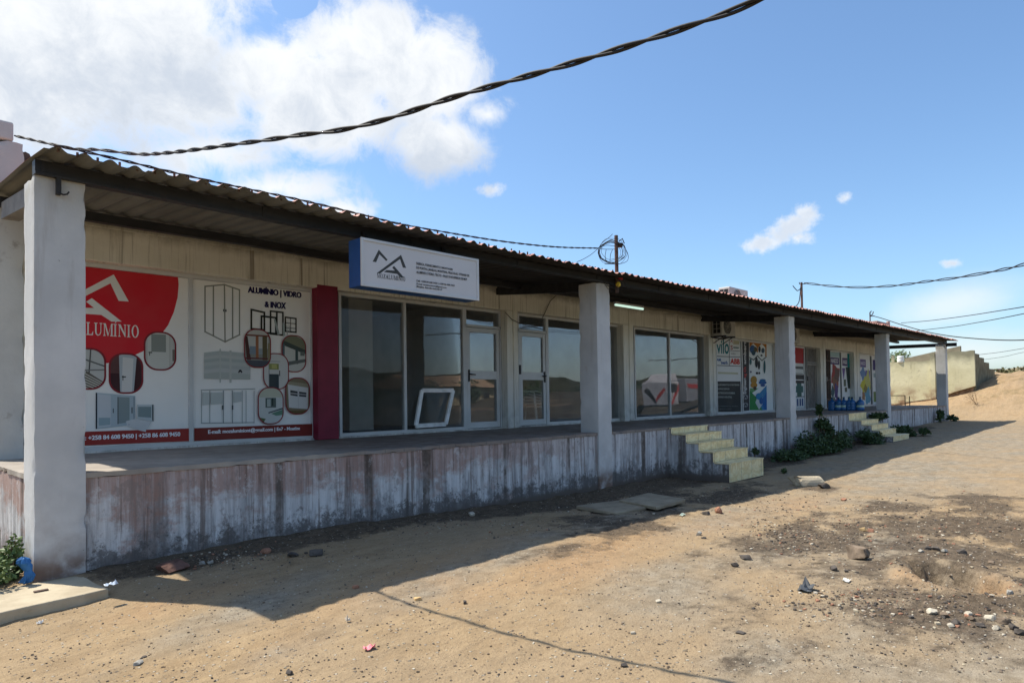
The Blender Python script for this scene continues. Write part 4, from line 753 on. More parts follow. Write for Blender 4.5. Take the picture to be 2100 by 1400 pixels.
# ------------------------------------------------------------------ cables and roof poles
def spline(P, n):
    P = [np.array(p, float) for p in P]; P = [2*P[0]-P[1]]+P+[2*P[-1]-P[-2]]; out = []
    for i in range(1, len(P)-2):
        for k in range(n):
            t = k/n; out.append(.5*((2*P[i])+(-P[i-1]+P[i+1])*t+(2*P[i-1]-5*P[i]+4*P[i+1]-P[i+2])*t*t+(-P[i-1]+3*P[i]-3*P[i+1]+P[i+2])*t**3))
    out.append(P[-2]); return out
def twisted(name, pts, r, off, pitch, strands, label, n=24, hair=0):
    P = spline(pts, n); root = empty(name, tuple(P[0]), label, 'cable'); L = [0]
    for a, b in zip(P[:-1], P[1:]): L.append(L[-1]+np.linalg.norm(b-a))
    for s_ in range(strands):
        Q = []
        for i, p in enumerate(P):
            d = P[min(i+1, len(P)-1)]-P[max(i-1, 0)]; d = d/np.linalg.norm(d); a = np.cross(d, [0, 0, 1]); a /= np.linalg.norm(a); b = np.cross(d, a); ph = 6.2832*(L[i]/pitch+s_/strands+.12*math.sin(L[i]*1.7)); Q.append(p+(a*math.cos(ph)+b*math.sin(ph))*off)
        m = MB(); m.tube(Q, r, 6); m.build('strand', CAB, root, smooth=True)
    return root
twisted('overhead_cable', [onY(32, 279, 2.5), (1.93,1.2,4.27), (2.0,.5,4.085), (2.17,-.117,3.922), (2.193,-.735,3.774), (2.222,-1.33,3.652), (2.273,-2.02,3.526), (2.322,-2.457,3.452), (2.369,-2.838,3.393), (2.456,-3.209,3.345), (2.55,-3.6,3.33), (2.65,-4.1,3.335), (2.735,-4.45,3.335), (2.843,-4.962,3.326), (2.951,-5.478,3.332), (3.023,-5.826,3.356), (3.1,-6.4,3.45), (3.25,-8.5,3.9), (3.4,-14,5.2)], .0095, .0095, .6, 2, 'thick twisted black cable sweeping across the sky over the yard', 14)
ec = [onY(x, y, -.3) for x, y in [(110,297),(230,324),(430,371),(620,411),(745,441),(824,460),(936,480),(1010,492),(1080,501),(1150,507),(1226,509)]]
twisted('roof_edge_cable', ec, .007, .008, .35, 2, 'twisted black cable running along the front edge of the roof', 10)
def pole(px, py0, py1, Y, r, label, name='roof_pole'):
    a = onY(px, py0, Y); x = float(a[0]); zt = float(a[2]); zb = float(onY(px, py1, Y)[2])
    e = empty(name, (x, Y, zb), label, 'pole'); m = MB(); m.tube([(x, Y, zb), (x, Y, zt)], r, 10); m.build('pole', RUST, e, smooth=False); return e, x, zt
e1, x1_, zt = pole(1263.5, 483, 600, -.08, .035, 'rusty steel pole on the roof edge with coiled wires, above the second pillar')
m = MB(); m.tube([(x1_+.03, -.09, zt-.17), (x1_+.1, -.13, zt-.17)], .045, 10); m.tube([(x1_+.06, -.1, zt-.1), (x1_+.14, -.12, zt-.04), (x1_+.2, -.12, zt-.12)], .01, 5); m.build('insulator', BLK, e1)
q = onY(1253, 516, -.12); e = empty('cable_coil', tuple(q), 'tangled coil of spare black cable hanging on the rusty roof pole', 'cable')
for k in range(7):
    jr = random.Random(k); rr = .215*jr.uniform(.84, 1.14); c_ = np.array(q)+RT*jr.uniform(-.035, .035)+UP*jr.uniform(-.04, .04); ecc = jr.uniform(.8, 1.0)
    P = [c_+RT*rr*math.cos(t*.2618)*1.05+UP*rr*ecc*math.sin(t*.2618)-FW*.02*math.sin(t*.7+k)+UP*.012*math.sin(t*1.3+k*2) for t in range(24)]; P.append(P[0]); m = MB(); m.tube(P, (.0035+.002*(k % 3 == 0)), 5, False); m.build('loop', CAB, e, smooth=True)
for P in ([(1226,509),(1240,500),(1252,492),(1262,494)], [(1226,509),(1243,503),(1262,505)], [(1226,509),(1240,511),(1262,511)], [(1228,508),(1235,498),(1250,486),(1256,480)], [(1226,510),(1212,522),(1195,532),(1183,537)], [(1280,505),(1288,522),(1286,535),(1270,541),(1240,541)], [(1256,512),(1252,522),(1251,535)], [(1243,512),(1241,525),(1243,536)]):
    m = MB(); m.tube(spline([onY(a, b, -.13) for a, b in P], 5), .005, 5); m.build('wire_end', CAB, e, smooth=True)
q = onY(1268, 583, -.2); e = empty('bulb_wire_bundle', tuple(q), 'small yellow and red bulbs tangled in wires under the roof edge at the second pillar', 'wires')
m = MB(); m.lathe((q[0], -.2, q[2]-.045), [(.012,0),(.035,.012),(.045,.04),(.035,.075),(.014,.09)], 14); m.build('yellow_bulb', simple('yellow_bulb_glass', (.7, .5, .04), .35, .4), e, smooth=True)
q2 = onY(1272, 571, -.2); m = MB(); m.bar(q2-np.array([.05,0,.01]), q2+np.array([.06,0,.0]), .03, .035); m.build('red_holder', simple('red_holder_plastic', (.35, .02, .03), .5), e)
for P in ([(1228,562),(1240,580),(1262,592),(1290,592)], [(1240,585),(1262,592),(1280,607)], [(1252,568),(1275,575),(1290,580)], [(1250,577),(1249,600)], [(1265,590),(1275,570),(1285,590)], [(1232,565),(1245,590),(1256,598)]):
    m = MB(); m.tube(spline([onY(a, b, -.2-random.random()*.05) for a, b in P], 4), .005, 4); m.build('wire_end', CAB, e)
e2, x2, zt2 = pole(1643.5, 579, 640, -.05, .03, 'thin dark roof pole with a bare curled wire, right of the roof air conditioner')
m = MB()
for P in ([(1643,590),(1636,596),(1630,591),(1626,586)], [(1642,588),(1640,610),(1637,622),(1628,632)], [(1643,583),(1655,581),(1658,580)], [(1640,583),(1639,579)]): m.tube(spline([onY(a, b, -.1) for a, b in P], 4), .012, 5)
m.build('wire_end', CAB, e2)
e3, x3, zt3 = pole(1784, 641, 670, .5, .02, 'thin grey roof pole with two small insulators near the fourth pillar')
m = MB()
for P in ([(1784,647),(1789,645),(1791,639)], [(1784,641),(1787,638)], [(1786,648),(1793,648)]): m.tube(spline([onY(a, b, .45) for a, b in P], 3), .018, 5)
m.build('insulator', BLK, e3)
q = onY(1817, 664, 2.0); m = MB(); m.box(q[0]-1.7, q[0]+.0, 1.9, 2.2, q[2]-.5, q[2]+.02); m.box(q[0]+.02, q[0]+.3, 1.9, 2.0, q[2]-.5, q[2]+.12); tag(m.build('roof_block', PNK, bevel=.02), 'low pinkish block rising behind the roof near its far end', 'block')
q = onY(1467, 590, 1.0); 
def dc(pts, d0, d1): n_ = len(pts); return [far(x, y, d0+(d1-d0)*i/(n_-1)) for i, (x, y) in enumerate(pts)]
A0 = onY(1650, 580, -.08); dd = float((A0-CAM)@FW)
twisted('overhead_cable', dc([(1650,580),(1700,586),(1750,589),(1800,588),(1850,584),(1900,577),(1950,571),(2000,563),(2050,554),(2100,542),(2200,515)], dd, 11), .011, .02, 1.5, 2, 'pair of twisted cables from the thin dark roof pole to the right edge', 8)
def wire(pts, d0, d1, r, label):
    m = MB(); m.tube(spline(dc(pts, d0, d1), 6), r, 5); tag(m.build('overhead_wire', CAB), label, 'cable')
wire([(1792,648),(1810,653),(1850,666),(1900,680),(1950,689),(2000,694),(2050,697),(2100,697),(2200,692)], 33, 22, .02, 'single black wire sagging from the thin grey roof pole past the corner pillar')
wire([(1848,662),(1900,658),(1950,652),(2000,645),(2050,637),(2100,629),(2200,612)], 60, 30, .026, 'upper of the two straight wires rising to the right over the yellow wall')
wire([(1880,678),(1950,670),(2000,662),(2050,653),(2100,643),(2200,622)], 60, 30, .026, 'lower of the two straight wires rising to the right over the yellow wall')
wire([(2008,727),(2050,722),(2100,714),(2200,698)], 90, 70, .028, 'faint thin wire low over the mound, upper one')
wire([(2018,737),(2060,731),(2100,722),(2200,705)], 90, 70, .022, 'faint thin wire low over the mound, lower one')

# ------------------------------------------------------------------ boundary wall, tree, mound details
XW = 44.0
def wy(px, py): q = onX(px, py, XW); return float(q[1]), float(q[2])
yc, ztc = wy(1998, 718.6); ym, zm = wy(1912, 723); ylo = wy(1912, 739)[1]; yl, zl = wy(1770, 745)
YW = empty('boundary_wall', (XW, yc, 1.5), 'mouldy pale yellow boundary wall beyond the last pillar', 'wall')
m = MB(); 
def wallseg(ya, yb, za, zb2, zt0, zt1, th=.2, n=14):
    for k in range(n):
        a = ya+(yb-ya)*k/n; b = ya+(yb-ya)*(k+1)/n; f = k/n; g_ = (k+1)/n; j0 = .025*math.sin(a*9); j1 = .025*math.sin(b*9); ba = gzs(XW, a)-.35; bb = gzs(XW, b)-.35
        m.hexa([(XW,a,za+(zb2-za)*f),(XW+th,a,za+(zb2-za)*f),(XW+th,b,za+(zb2-za)*g_),(XW,b,za+(zb2-za)*g_),(XW,a,zt0+(zt1-zt0)*f+j0),(XW+th,a,zt0+(zt1-zt0)*f+j0),(XW+th,b,zt0+(zt1-zt0)*g_+j1),(XW,b,zt0+(zt1-zt0)*g_+j1)])
zb_c = wy(1998, 791)[1]; zb_m = wy(1912, 816)[1]; zb_l = wy(1852, 823)[1]
wallseg(yc, ym, zb_c, zb_m, ztc, zm); wallseg(ym, yl, zb_m-.02, zb_l-.35, ylo, zl, .2, 18); m.build('wall_face', YEL, YW)
m = MB(); wallseg(yc+.1, ym, zb_c-.5, zb_m-.5, zb_c-.01, zb_m-.01, .2); 
for v in range(len(m.v)): m.v[v] = (m.v[v][0]+.12, m.v[v][1], m.v[v][2])
wallseg(ym, yl, zb_m-.6, zb_l-.9, zb_m-.04, zb_l-.37, .2, 18); m.build('exposed_footing', simple('exposed_footing', (.2, .13, .08), .95, .1, 0, .4, 4, .6), YW)
m = MB(); q = wy(1914, 800)[0]; m.box(XW-.07, XW-.003, q-.12, q+.12, zb_m-.05, zm-.03); m.build('buttress', YEL, YW)
m = MB(); tops = [(0, ztc-.15), (1.2, ztc-.32), (2.6, ztc-.55), (4.2, ztc-.9), (6, ztc-1.2), (8.5, ztc-1.3)]
for (a, t0), (b, t1) in zip(tops[:-1], tops[1:]): m.box(XW+.21+a, XW+.21+b, yc, yc+.2, .9, t0)
m.build('side_wall', simple('shaded_side_render', (.2, .18, .12), .92, .1, 0, .25, 2), YW)  # shade on the side wall is darkened into its render colour
m = MB(); q1_, q2_, q3_, q4_ = onX(1855, 735, 50), onX(1916, 719.7, 50), onX(1970, 709, 50), onX(1970, 735, 50)
m.hexa([(50,q4_[1],1),(50.3,q4_[1],1),(50.3,q1_[1],1),(50,q1_[1],1),(50,q4_[1],q3_[2]),(50.3,q4_[1],q3_[2]),(50.3,q1_[1],q1_[2]),(50,q1_[1],q1_[2])]); tag(m.build('far_gable_wall', simple('grey_tan_render', (.3, .26, .18), .92, .1, 0, .15, 2)), 'grey-brown sloping gable wall behind the yellow boundary wall', 'wall')
q = onX(1846, 743, XW); m = MB(); m.lathe((XW+.1, q[1], q[2]), [(.17,0),(.18,.02),(.18,.2),(.175,.21),(.18,.22),(.18,.36),(.16,.38)], 16); tag(m.build('white_bucket', WPL, smooth=True), 'small white drum standing on top of the yellow wall', 'drum')
q = onX(1831, 742, XW); m = MB(); m.box(XW, XW+.15, q[1]-.07, q[1]+.07, q[2]-.05, q[2]+.38); tag(m.build('wall_post', YEL, bevel=.01), 'short pale post on the yellow wall beside the white drum', 'post')
# trestle on the veranda end
q = onZ(1850, 836, HP); qx, qy = 37.02-.25, float(onX(1845, 836, 36.8)[1]); m = MB(); zt = float(onX(1838, 811, 36.8)[2])
for y in (qy-.25, qy+.45): m.bar((qx, y, HP), (qx, y, zt), .035)
m.bar((qx, qy-.27, zt), (qx, qy+.47, zt), .035); m.bar((qx-.02, qy-.45, HP), (qx-.02, qy-.45, zt-.03), .03); tag(m.build('metal_trestle', BLK), 'low dark metal trestle frame at the far end of the veranda', 'trestle')

# leaves
def leafblob(m, c, rad, n, size, rnd, flat=.6, inner=.3):
    for _ in range(n):
        u = rnd.gauss(0, 1), rnd.gauss(0, 1), rnd.gauss(0, 1); L_ = math.sqrt(sum(a*a for a in u))+1e-6; k = (inner+(1-inner)*rnd.random()**.6)/L_
        p = Vector((c[0]+u[0]*k*rad[0], c[1]+u[1]*k*rad[1], c[2]+abs(u[2])*k*rad[2] if flat > .5 else c[2]+u[2]*k*rad[2])); s_ = size*rnd.uniform(.6, 1.3)
        d = Vector((rnd.gauss(0, 1), rnd.gauss(0, 1), rnd.gauss(.2, .7))).normalized(); e_ = d.cross(Vector((rnd.gauss(0, 1), rnd.gauss(0, 1), rnd.gauss(0, 1)))).normalized()*s_*.32
        t_ = p+d*s_; mid = p+d*s_*.5; up_ = d.cross(e_).normalized()*s_*.08
        m.poly([p, mid-e_+up_, t_, mid+e_+up_], [(0, 1, 2), (0, 2, 3)])
def bush(name, label, clumps, size, mat, flowers=0, seed=0, cat='plant', stems=True):
    rnd = random.Random(seed); c0 = clumps[0][0]; r = empty(name, (c0[0], c0[1], gzs(c0[0], c0[1])), label, cat)
    m = MB(); fl = MB(); st = MB()
    for c, rad, n in clumps:
        z = gzs(c[0], c[1]) if len(c) == 2 else c[2]; base = gzs(c[0], c[1])-.02; k = max(3, n//170)
        for j in range(k):   # several smaller lobes for an uneven outline
            a = rnd.random()*6.283; q = rnd.random()**.5*.7; lc = (c[0]+math.cos(a)*q*rad[0], c[1]+math.sin(a)*q*rad[1], z+(rnd.random()**1.3)*rad[2]*.5); kk = rnd.uniform(.28, .6)
            leafblob(m, lc, (rad[0]*kk, rad[1]*kk, rad[2]*kk*1.1), n//k, size, rnd)
            for t in range(3): st.tube([(c[0]+rnd.uniform(-.4, .4)*rad[0], c[1]+rnd.uniform(-.4, .4)*rad[1], base), ((lc[0]+c[0])/2, (lc[1]+c[1])/2, base+(lc[2]-base)*.6), (lc[0]+rnd.uniform(-.1, .1)*rad[0], lc[1], lc[2]+rad[2]*kk*rnd.uniform(.4, 1.1))], .004+size*.03, 4)
            for t in range(int(flowers*n/k/100)):
                p = Vector((lc[0]+rnd.gauss(0, .5)*rad[0]*kk, lc[1]+rnd.gauss(0, .5)*rad[1]*kk-.02, lc[2]+rad[2]*kk*rnd.uniform(.5, 1.15)))
                for w_ in range(5): a = w_*1.2566+rnd.random(); s_ = size*.35; fl.poly([p, p+Vector((math.cos(a-.4)*s_, math.sin(a-.4)*s_, .006)), p+Vector((math.cos(a+.4)*s_, math.sin(a+.4)*s_, .006))], [(0, 1, 2)])
    m.build('foliage', mat, r); st.build('stems', WOOD, r)
    if fl.f: tag(fl.build('flowers', FLO, r), kind='stuff')
    return r
def P2(px, py, z=0.0): q = onZ(px, py, z); return (float(q[0]), float(q[1]))
LEM = [LEA]
bush('flowering_bush', 'small sunlit bush with white flowers at the foot of the nearest pillar', [((1.12, .18), (.26, .28, .3), 900), ((1.0, .55), (.3, .3, .34), 700), ((1.25, .25), (.1, .1, .38), 200), ((.85, .1), (.25, .25, .22), 500)], .05, LEB, 2.6, 3, 'bush')
a = P2(1650, 930, -.02); b = P2(1720, 925, .0); c3 = P2(1600, 942, -.05); d = P2(1790, 918, .1)
bush('flowering_bush', 'wide low dark green bush with tiny white flowers against the plinth between the stairs', [((a[0]+.5, -.55), (1.5, .5, .42), 3600), ((b[0]+.3, -.5), (1.6, .55, .6), 3600), ((c3[0]+.2, -.6), (.9, .4, .28), 1500), ((b[0]+1.2, -.45), (.9, .4, .5), 1500)], .075, LEA, .5, 5, 'bush')
q = onY(1690, 860, -.2); bush('tall_weed', 'tall slender weed growing up past the veranda edge above the low bush', [((float(q[0])-.1, -.2, .55), (.25, .2, .45), 700), ((float(q[0])-.25, -.15, .95), (.14, .12, .35), 260), ((float(q[0])+.5, -.25, .3), (.5, .3, .5), 800)], .09, LEA, 0, 9)
bush('dark_shrub', 'dark shrub at the near side of the farther stairs', [((22.2, -.8), (.7, .5, .45), 1500)], .08, LEA, 0, 11)
bush('trailing_plant', 'dark leafy plant trailing down beside the far edge of the farther stairs', [((25.0, -.35, .55), (.5, .3, .35), 900), ((25.5, -.75), (.6, .4, .45), 1000), ((25.9, -1.3), (.6, .3, .25), 500)], .1, LEA, 0, 13)
bush('wall_weed', 'weed with long leaves against the plinth beside the last pillar', [((34.4, -.2, .3), (.4, .12, .6), 170), ((36.2, -.25), (.25, .2, .4), 120)], .16, LEA, 0, 15)
k5 = P2(1440, 965, -.1); bush('ground_weed', 'sparse low weeds in the shade left of the nearer stairs', [((k5[0]-.3, -.45), (.7, .35, .16), 420), ((k5[0]+.5, -.75), (.5, .25, .16), 300), ((k5[0]-1.1, -.3), (.4, .2, .12), 160)], .055, LEA, .2, 17)
k6 = P2(1575, 965, -.1); bush('ground_weed', 'small weed at the front corner of the lowest yellow step', [((14.05, -1.5), (.12, .1, .13), 90)], .05, LEA, 0, 18)
k7 = onY(1530, 915, -.15); bush('ground_weed', 'small dark weed between the nearer stairs and the plinth', [((float(k7[0])+.3, -.2, .1), (.3, .12, .3), 200)], .06, LEA, 0, 19)
# bare shrub on the mound
rnd = random.Random(4); q = onX(2003, 826, 42); e = MB()
def branch(p, d, L_, r_, lvl):
    p2 = p+d*L_; e.tube([p, (p+p2)/2+Vector((rnd.gauss(0, .02), rnd.gauss(0, .02), 0)), p2], [r_, r_*.8, r_*.6], 4)
    if lvl > 0:
        for _ in range(3): branch(p2, (d+Vector((rnd.gauss(0, .55), rnd.gauss(0, .55), rnd.gauss(.1, .3)))).normalized(), L_*.72, r_*.6, lvl-1)
for k in range(5): branch(Vector((42, q[1], gzs(42, q[1])-.02)), Vector((rnd.gauss(0, .5), rnd.gauss(0, .6), .8)).normalized(), .3, .012, 3)
tag(e.build('bare_shrub', simple('dry_twig', (.3, .22, .14), .9, .1)), 'leafless dry shrub on the sandy slope below the yellow wall', 'shrub')
# trees beyond
def tree(px, py, dep, hgt, rad, label, seed, n=2600, size=.35, base=1.5, group='trees beyond the yard'):
    rnd = random.Random(seed); q = far(px, py, dep); x, y = float(q[0]), float(q[1]); r = empty('tree', (x, y, base), label, 'tree', group)
    st = MB(); top = float(q[2]); st.tube([(x, y, base-.3), (x+.1, y, base+(top-base)*.3), (x, y, top-.3*rad)], [.22, .18, .1], 7); m = MB()
    for j in range(11):
        a = rnd.random()*6.283; qd = rnd.random()**.5*rad*.8; lc = (x+math.cos(a)*qd, y+math.sin(a)*qd, top-rad*.45+rnd.uniform(-.5, .45)*rad*.7)
        st.tube([(x, y, base+(top-base)*.4), ((lc[0]+x)/2, (lc[1]+y)/2, (lc[2]+base+(top-base)*.4)/2+.2), lc], [.09, .06, .03], 5); leafblob(m, lc, (rad*.36, rad*.36, rad*.26), n//11, size, rnd, 0, .2)
        for t in range(4): st.tube([lc, (lc[0]+rnd.gauss(0, .35)*rad, lc[1]+rnd.gauss(0, .35)*rad, lc[2]+rnd.uniform(-.1, .4)*rad)], [.03, .01], 4)
    m.build('crown', LEB if seed % 2 else LEA, r); st.build('trunk', WOOD, r); return r
tree(1842, 722, 62, 6, 2.6, 'feathery green tree showing between the fourth pillar and the tie beam', 21, 2600, .2)
tree(1905, 727, 66, 6, 2.2, 'thin half-bare tree behind the grey gable wall', 24, 260, .16)
# far hill on the right
def ridge(name, pts, depth, mat, zb=-2, rough=.3, label=None):
    m = MB(); n_ = len(pts); rows = 9; V = []
    for i, (x, y, z) in enumerate(pts):
        v = np.array([x, y]); u = np.array([x, y])-CAM[:2]; u = u/np.linalg.norm(u)
        for j in range(rows):
            t = j/(rows-1); pr = math.sin(t*math.pi)**.8 if t > 0 and t < 1 else 0; pp = v+u*(t-.5)*depth
            zz = zb+(z-zb)*pr+(rough*float(fbm(np.array(pp[0]*.15), np.array(pp[1]*.15), 4)-.45)*(pr > 0)); V.append((pp[0], pp[1], zz))
    m.poly(V, [(i*rows+j, i*rows+j+1, (i+1)*rows+j+1, (i+1)*rows+j) for i in range(n_-1) for j in range(rows-1)])
    return m.build(name, mat, smooth=True)
t = NT('dry_hill'); cc = t.mix(t.ramp(t.noise(.12, 8, .7), .4, .62), (.25, .19, .115), (.1, .105, .05)); cc = t.mix(t.ramp(t.noise(.6, 6, .7), .5, .65), cc, (.06, .07, .035)); HILL = t.fin(cc, .95, .05)
pts = []
for px in range(1960, 2330, 12):
    py = np.interp(px, [1960, 2000, 2060, 2100, 2200, 2330], [775, 769, 759, 753, 744, 735]); pts.append(tuple(far(px, py, 150)))
tag(ridge('far_hill', pts, 70, HILL, 0, 1.5), kind='structure')
m = MB(); rnd = random.Random(8)
for k in range(150):
    px = rnd.uniform(1998, 2250); q = far(px, 770-rnd.random()*6-(px-2000)*.1, rnd.uniform(62, 78)); leafblob(m, (q[0], q[1], gzs(q[0], q[1])), (1.3, 1.3, rnd.uniform(.4, .9)), 40, .32, rnd)
tag(m.build('scrub', simple('dry_scrub_leaf', (.13, .125, .06), .8, .1, 0, .4, 2)), 'low dry green scrub along the top of the mound', 'scrub', kind='stuff')
q = far(2009+41, 757, 120); m = MB(); m.box(q[0]-.4, q[0]+.4, q[1]-.4, q[1]+.4, q[2]-6, q[2]+.1); tag(m.build('far_hut', RUST, bevel=.1), 'tiny reddish hut on the skyline of the far hill', 'hut')

# ------------------------------------------------------------------ slabs, lumps, stones, litter
def slabmesh(name, cor, th, zt, mat, label, tilt=0, seed=0, cat='slab'):
    rnd = random.Random(seed); bm = bmesh.new(); c_ = np.mean(np.array(cor), 0); P = []
    N = len(cor)
    for i in range(N):
        a, b = np.array(cor[i]), np.array(cor[(i+1) % N])
        for k in range(6): P.append(a+(b-a)*k/6+np.array([rnd.gauss(0, .006), rnd.gauss(0, .006)]))
    V = [(p[0], p[1], zt+tilt*(p[0]-c_[0])) for p in P]+[(p[0]+rnd.gauss(0, .006), p[1]+rnd.gauss(0, .006), zt-th+tilt*(p[0]-c_[0])) for p in P]; n_ = len(P)
    m = MB(); m.poly(V, [tuple(range(n_)), tuple(range(2*n_-1, n_-1, -1))]+[(i, n_+i, n_+(i+1) % n_, (i+1) % n_) for i in range(n_)])
    return tag(m.build(name, mat, bevel=.012), label, cat)
zs = -.005; DSL = m_concrete('dusty_brown_concrete', (.24, .195, .135), (.36, .30, .21), 4, .4)
c1 = [onZ(x, y, zs)[:2] for x, y in [(222,1205),(165,1183),(95,1182),(-60,1205)]]
slabmesh('concrete_slab', [onZ(222,1206,zs)[:2], (1.72, -.03), (1.38, -.03), (.6, -.05), onZ(-160,1290,zs)[:2]], .125, zs, SLB, 'sunlit sandy concrete slab in front of the nearest pillar', 0, 1)
m = MB(); q = onZ(84, 1212, zs); m.box(q[0]-.05, q[0]+.05, q[1]-.02, q[1]+.02, zs+.001, zs+.012); tag(m.build('slab_lifting_bar', RUST), 'small rusty lifting bar set in the sunlit slab', 'bar')
zz = -.02; s1 = [onZ(x, y, zz)[:2] for x, y in [(1180,1036),(1262,1050),(1328,1040),(1290,1024)]]; slabmesh('concrete_slab', s1, .05, zz+.005, DSL, 'left of the two thin grey slabs lying in the shade before the plinth', .015, 2)
s2 = [onZ(x, y, zz)[:2] for x, y in [(1270,1030),(1345,1045),(1407,1027),(1330,1013)]]; slabmesh('concrete_slab', s2, .05, zz+.035, DSL, 'right of the two thin grey slabs, partly overlapping its neighbour', -.01, 3)
def rockmesh(c, rad, seed, sub=2, amp=.35, flat=1.0):
    bm = bmesh.new(); bmesh.ops.create_icosphere(bm, subdivisions=sub, radius=1); jr = random.Random(seed*7+1)
    R_ = Matrix.Rotation(jr.random()*3, 3, 'X') @ Matrix.Rotation(jr.random()*.5, 3, 'Y'); cuts = [(R_ @ Vector(q_), jr.uniform(.42, .68)) for q_ in ((1,0,0),(-1,0,0),(0,1,0),(0,-1,0),(0,0,1),(0,0,-1))]+[(Vector((jr.gauss(0, 1), jr.gauss(0, 1), jr.gauss(0, 1))).normalized(), jr.uniform(.5, .75)) for _ in range(4)]
    for v in bm.verts:
        n_ = mnoise.noise(v.co*1.1+Vector((seed*3.7, seed, 0)))*amp*1.4+mnoise.noise(v.co*3+Vector((seed, 0, seed)))*amp*.5; v.co *= 1+n_
        for d_, h_ in cuts:
            e_ = v.co.dot(d_)-h_
            if e_ > 0: v.co -= d_*e_*.92
        v.co *= 1+mnoise.noise(v.co*5+Vector((seed, 2, 1)))*.13
        v.co.z = max(-.7, min(.75, v.co.z)); v.co = Vector((v.co.x*rad[0], v.co.y*rad[1], v.co.z*rad[2]))
    rz = seed*1.3; V = [(c[0]+v.co.x*math.cos(rz)-v.co.y*math.sin(rz), c[1]+v.co.x*math.sin(rz)+v.co.y*math.cos(rz), c[2]+v.co.z) for v in bm.verts]; F = [tuple(v.index for v in f.verts) for f in bm.faces]; bm.free(); return V, F
def rock(px, py, w_px, mat, label, seed, hr=.6, name='rock', group=None, z=-.05, sub=2, yr=.8):
    q = onZ(px, py, z); q = onZ(px, py, gzs(q[0], q[1])); dep = float((q-CAM)@FW); r_ = w_px*dep/FPX/2*1.15; g_ = gzs(q[0], q[1])
    m = MB(); m.poly(*rockmesh((q[0], q[1], g_+r_*hr*.45), (r_, r_*yr, r_*hr), seed, sub)); return tag(m.build(name, mat), label, name.replace('_', ' ') if name != 'rock' else 'rock', group)
rock(1758, 1142, 50, STM, 'squarish brown boulder standing alone on the open ground', 47, .85, sub=3)
rock(1474, 1052, 24, STR, 'brick-red stone at the edge of the roof shadow', 5, .8)
rock(1448, 1056, 20, STD, 'small black stone left of the brick-red stone', 6, .6)
rock(1656, 994, 74, SLB, 'broken lump of pale concrete on the shadow edge in front of the stairs', 9, .5, 'concrete_lump', sub=3, yr=.6)
rock(1690, 1000, 34, STD, 'dark asphalt chunk at the right end of the concrete lump', 10, .5)
rock(350, 1170, 70, simple('dark_red_stone', (.13, .075, .06), .95, .1, 0, .3, 14, .5), 'large dark red stone in the shade near the nearest pillar', 12, .4, z=-.02, sub=3)
rock(545, 1122, 28, STR, 'dark reddish stone half buried at the foot of the plinth', 13, .5)
rock(648, 1135, 46, STD, 'long flat grey stone in the shade below the plinth', 14, .4)
rock(600, 1139, 32, STD, 'flat grey stone left of the long flat one', 15, .4)
rock(415, 1148, 14, CON, 'small round grey stone near the plinth, left of a pair', 16, .7); rock(431, 1148, 14, CON, 'small round grey stone near the plinth, right of a pair', 17, .7)
rock(968, 1056, 22, STW, 'small white stone in the dark strip below the plinth', 18, .5)
rock(857, 1228, 18, simple('orange_stone', (.55, .36, .17), .9, .1, 0, .2, 14, .4), 'small orange-yellow stone on the sand right of the cable shadow', 19, .5)
rock(954, 1236, 13, STD, 'small dark round stone beside the cable shadow', 20, .8)
rock(1351, 1236, 16, STW, 'pale rounded pebble alone in the middle of the sand', 21, .6); rock(1298, 1296, 15, STW, 'greenish pale pebble near the bottom edge', 22, .5)
rock(1434, 1098, 14, CON, 'upright grey stone in a pair on the sand', 23, .9); rock(1443, 1104, 14, STD, 'flat dark stone in a pair on the sand', 24, .4)
rock(1528, 1146, 30, STD, 'dark stone slab sticking out of the sand before the boulder', 25, .4); rock(1507, 1160, 22, STD, 'dark pointed stone in a small hollow', 26, .6)
rock(1710, 1168, 22, STD, 'rough dark clod below the boulder', 27, .7); rock(1736, 1173, 14, STD, 'small dark clod right of the rough one', 28, .6)
rock(1770, 1088, 24, simple('ochre_stone', (.48, .34, .17), .9, .1, 0, .2, 14, .4), 'ochre stone above the boulder', 29, .5); rock(1785, 1091, 18, STR, 'dark red stone touching the ochre stone', 30, .6)
rock(1280, 1366, 18, STD, 'dark lumpy stone at the bottom of the yard, middle', 31, .6); rock(283, 1362, 24, CON, 'flat grey stone near the bottom left', 32, .4); rock(594, 1382, 18, STD, 'black stone at the bottom edge left of centre', 33, .8); rock(296, 1346, 14, STD, 'small dark stone behind the flat grey one at bottom left', 34, .4)
rock(1520, 1297, 26, STD, 'thin dark broken shard lying flat on the sand', 35, .25); rock(730, 1206, 16, STR, 'reddish stone at the start of the cable shadow', 36, .6)
rock(1730, 1024, 14, STR, 'small red-brown stone left of the dark patch', 37, .6)
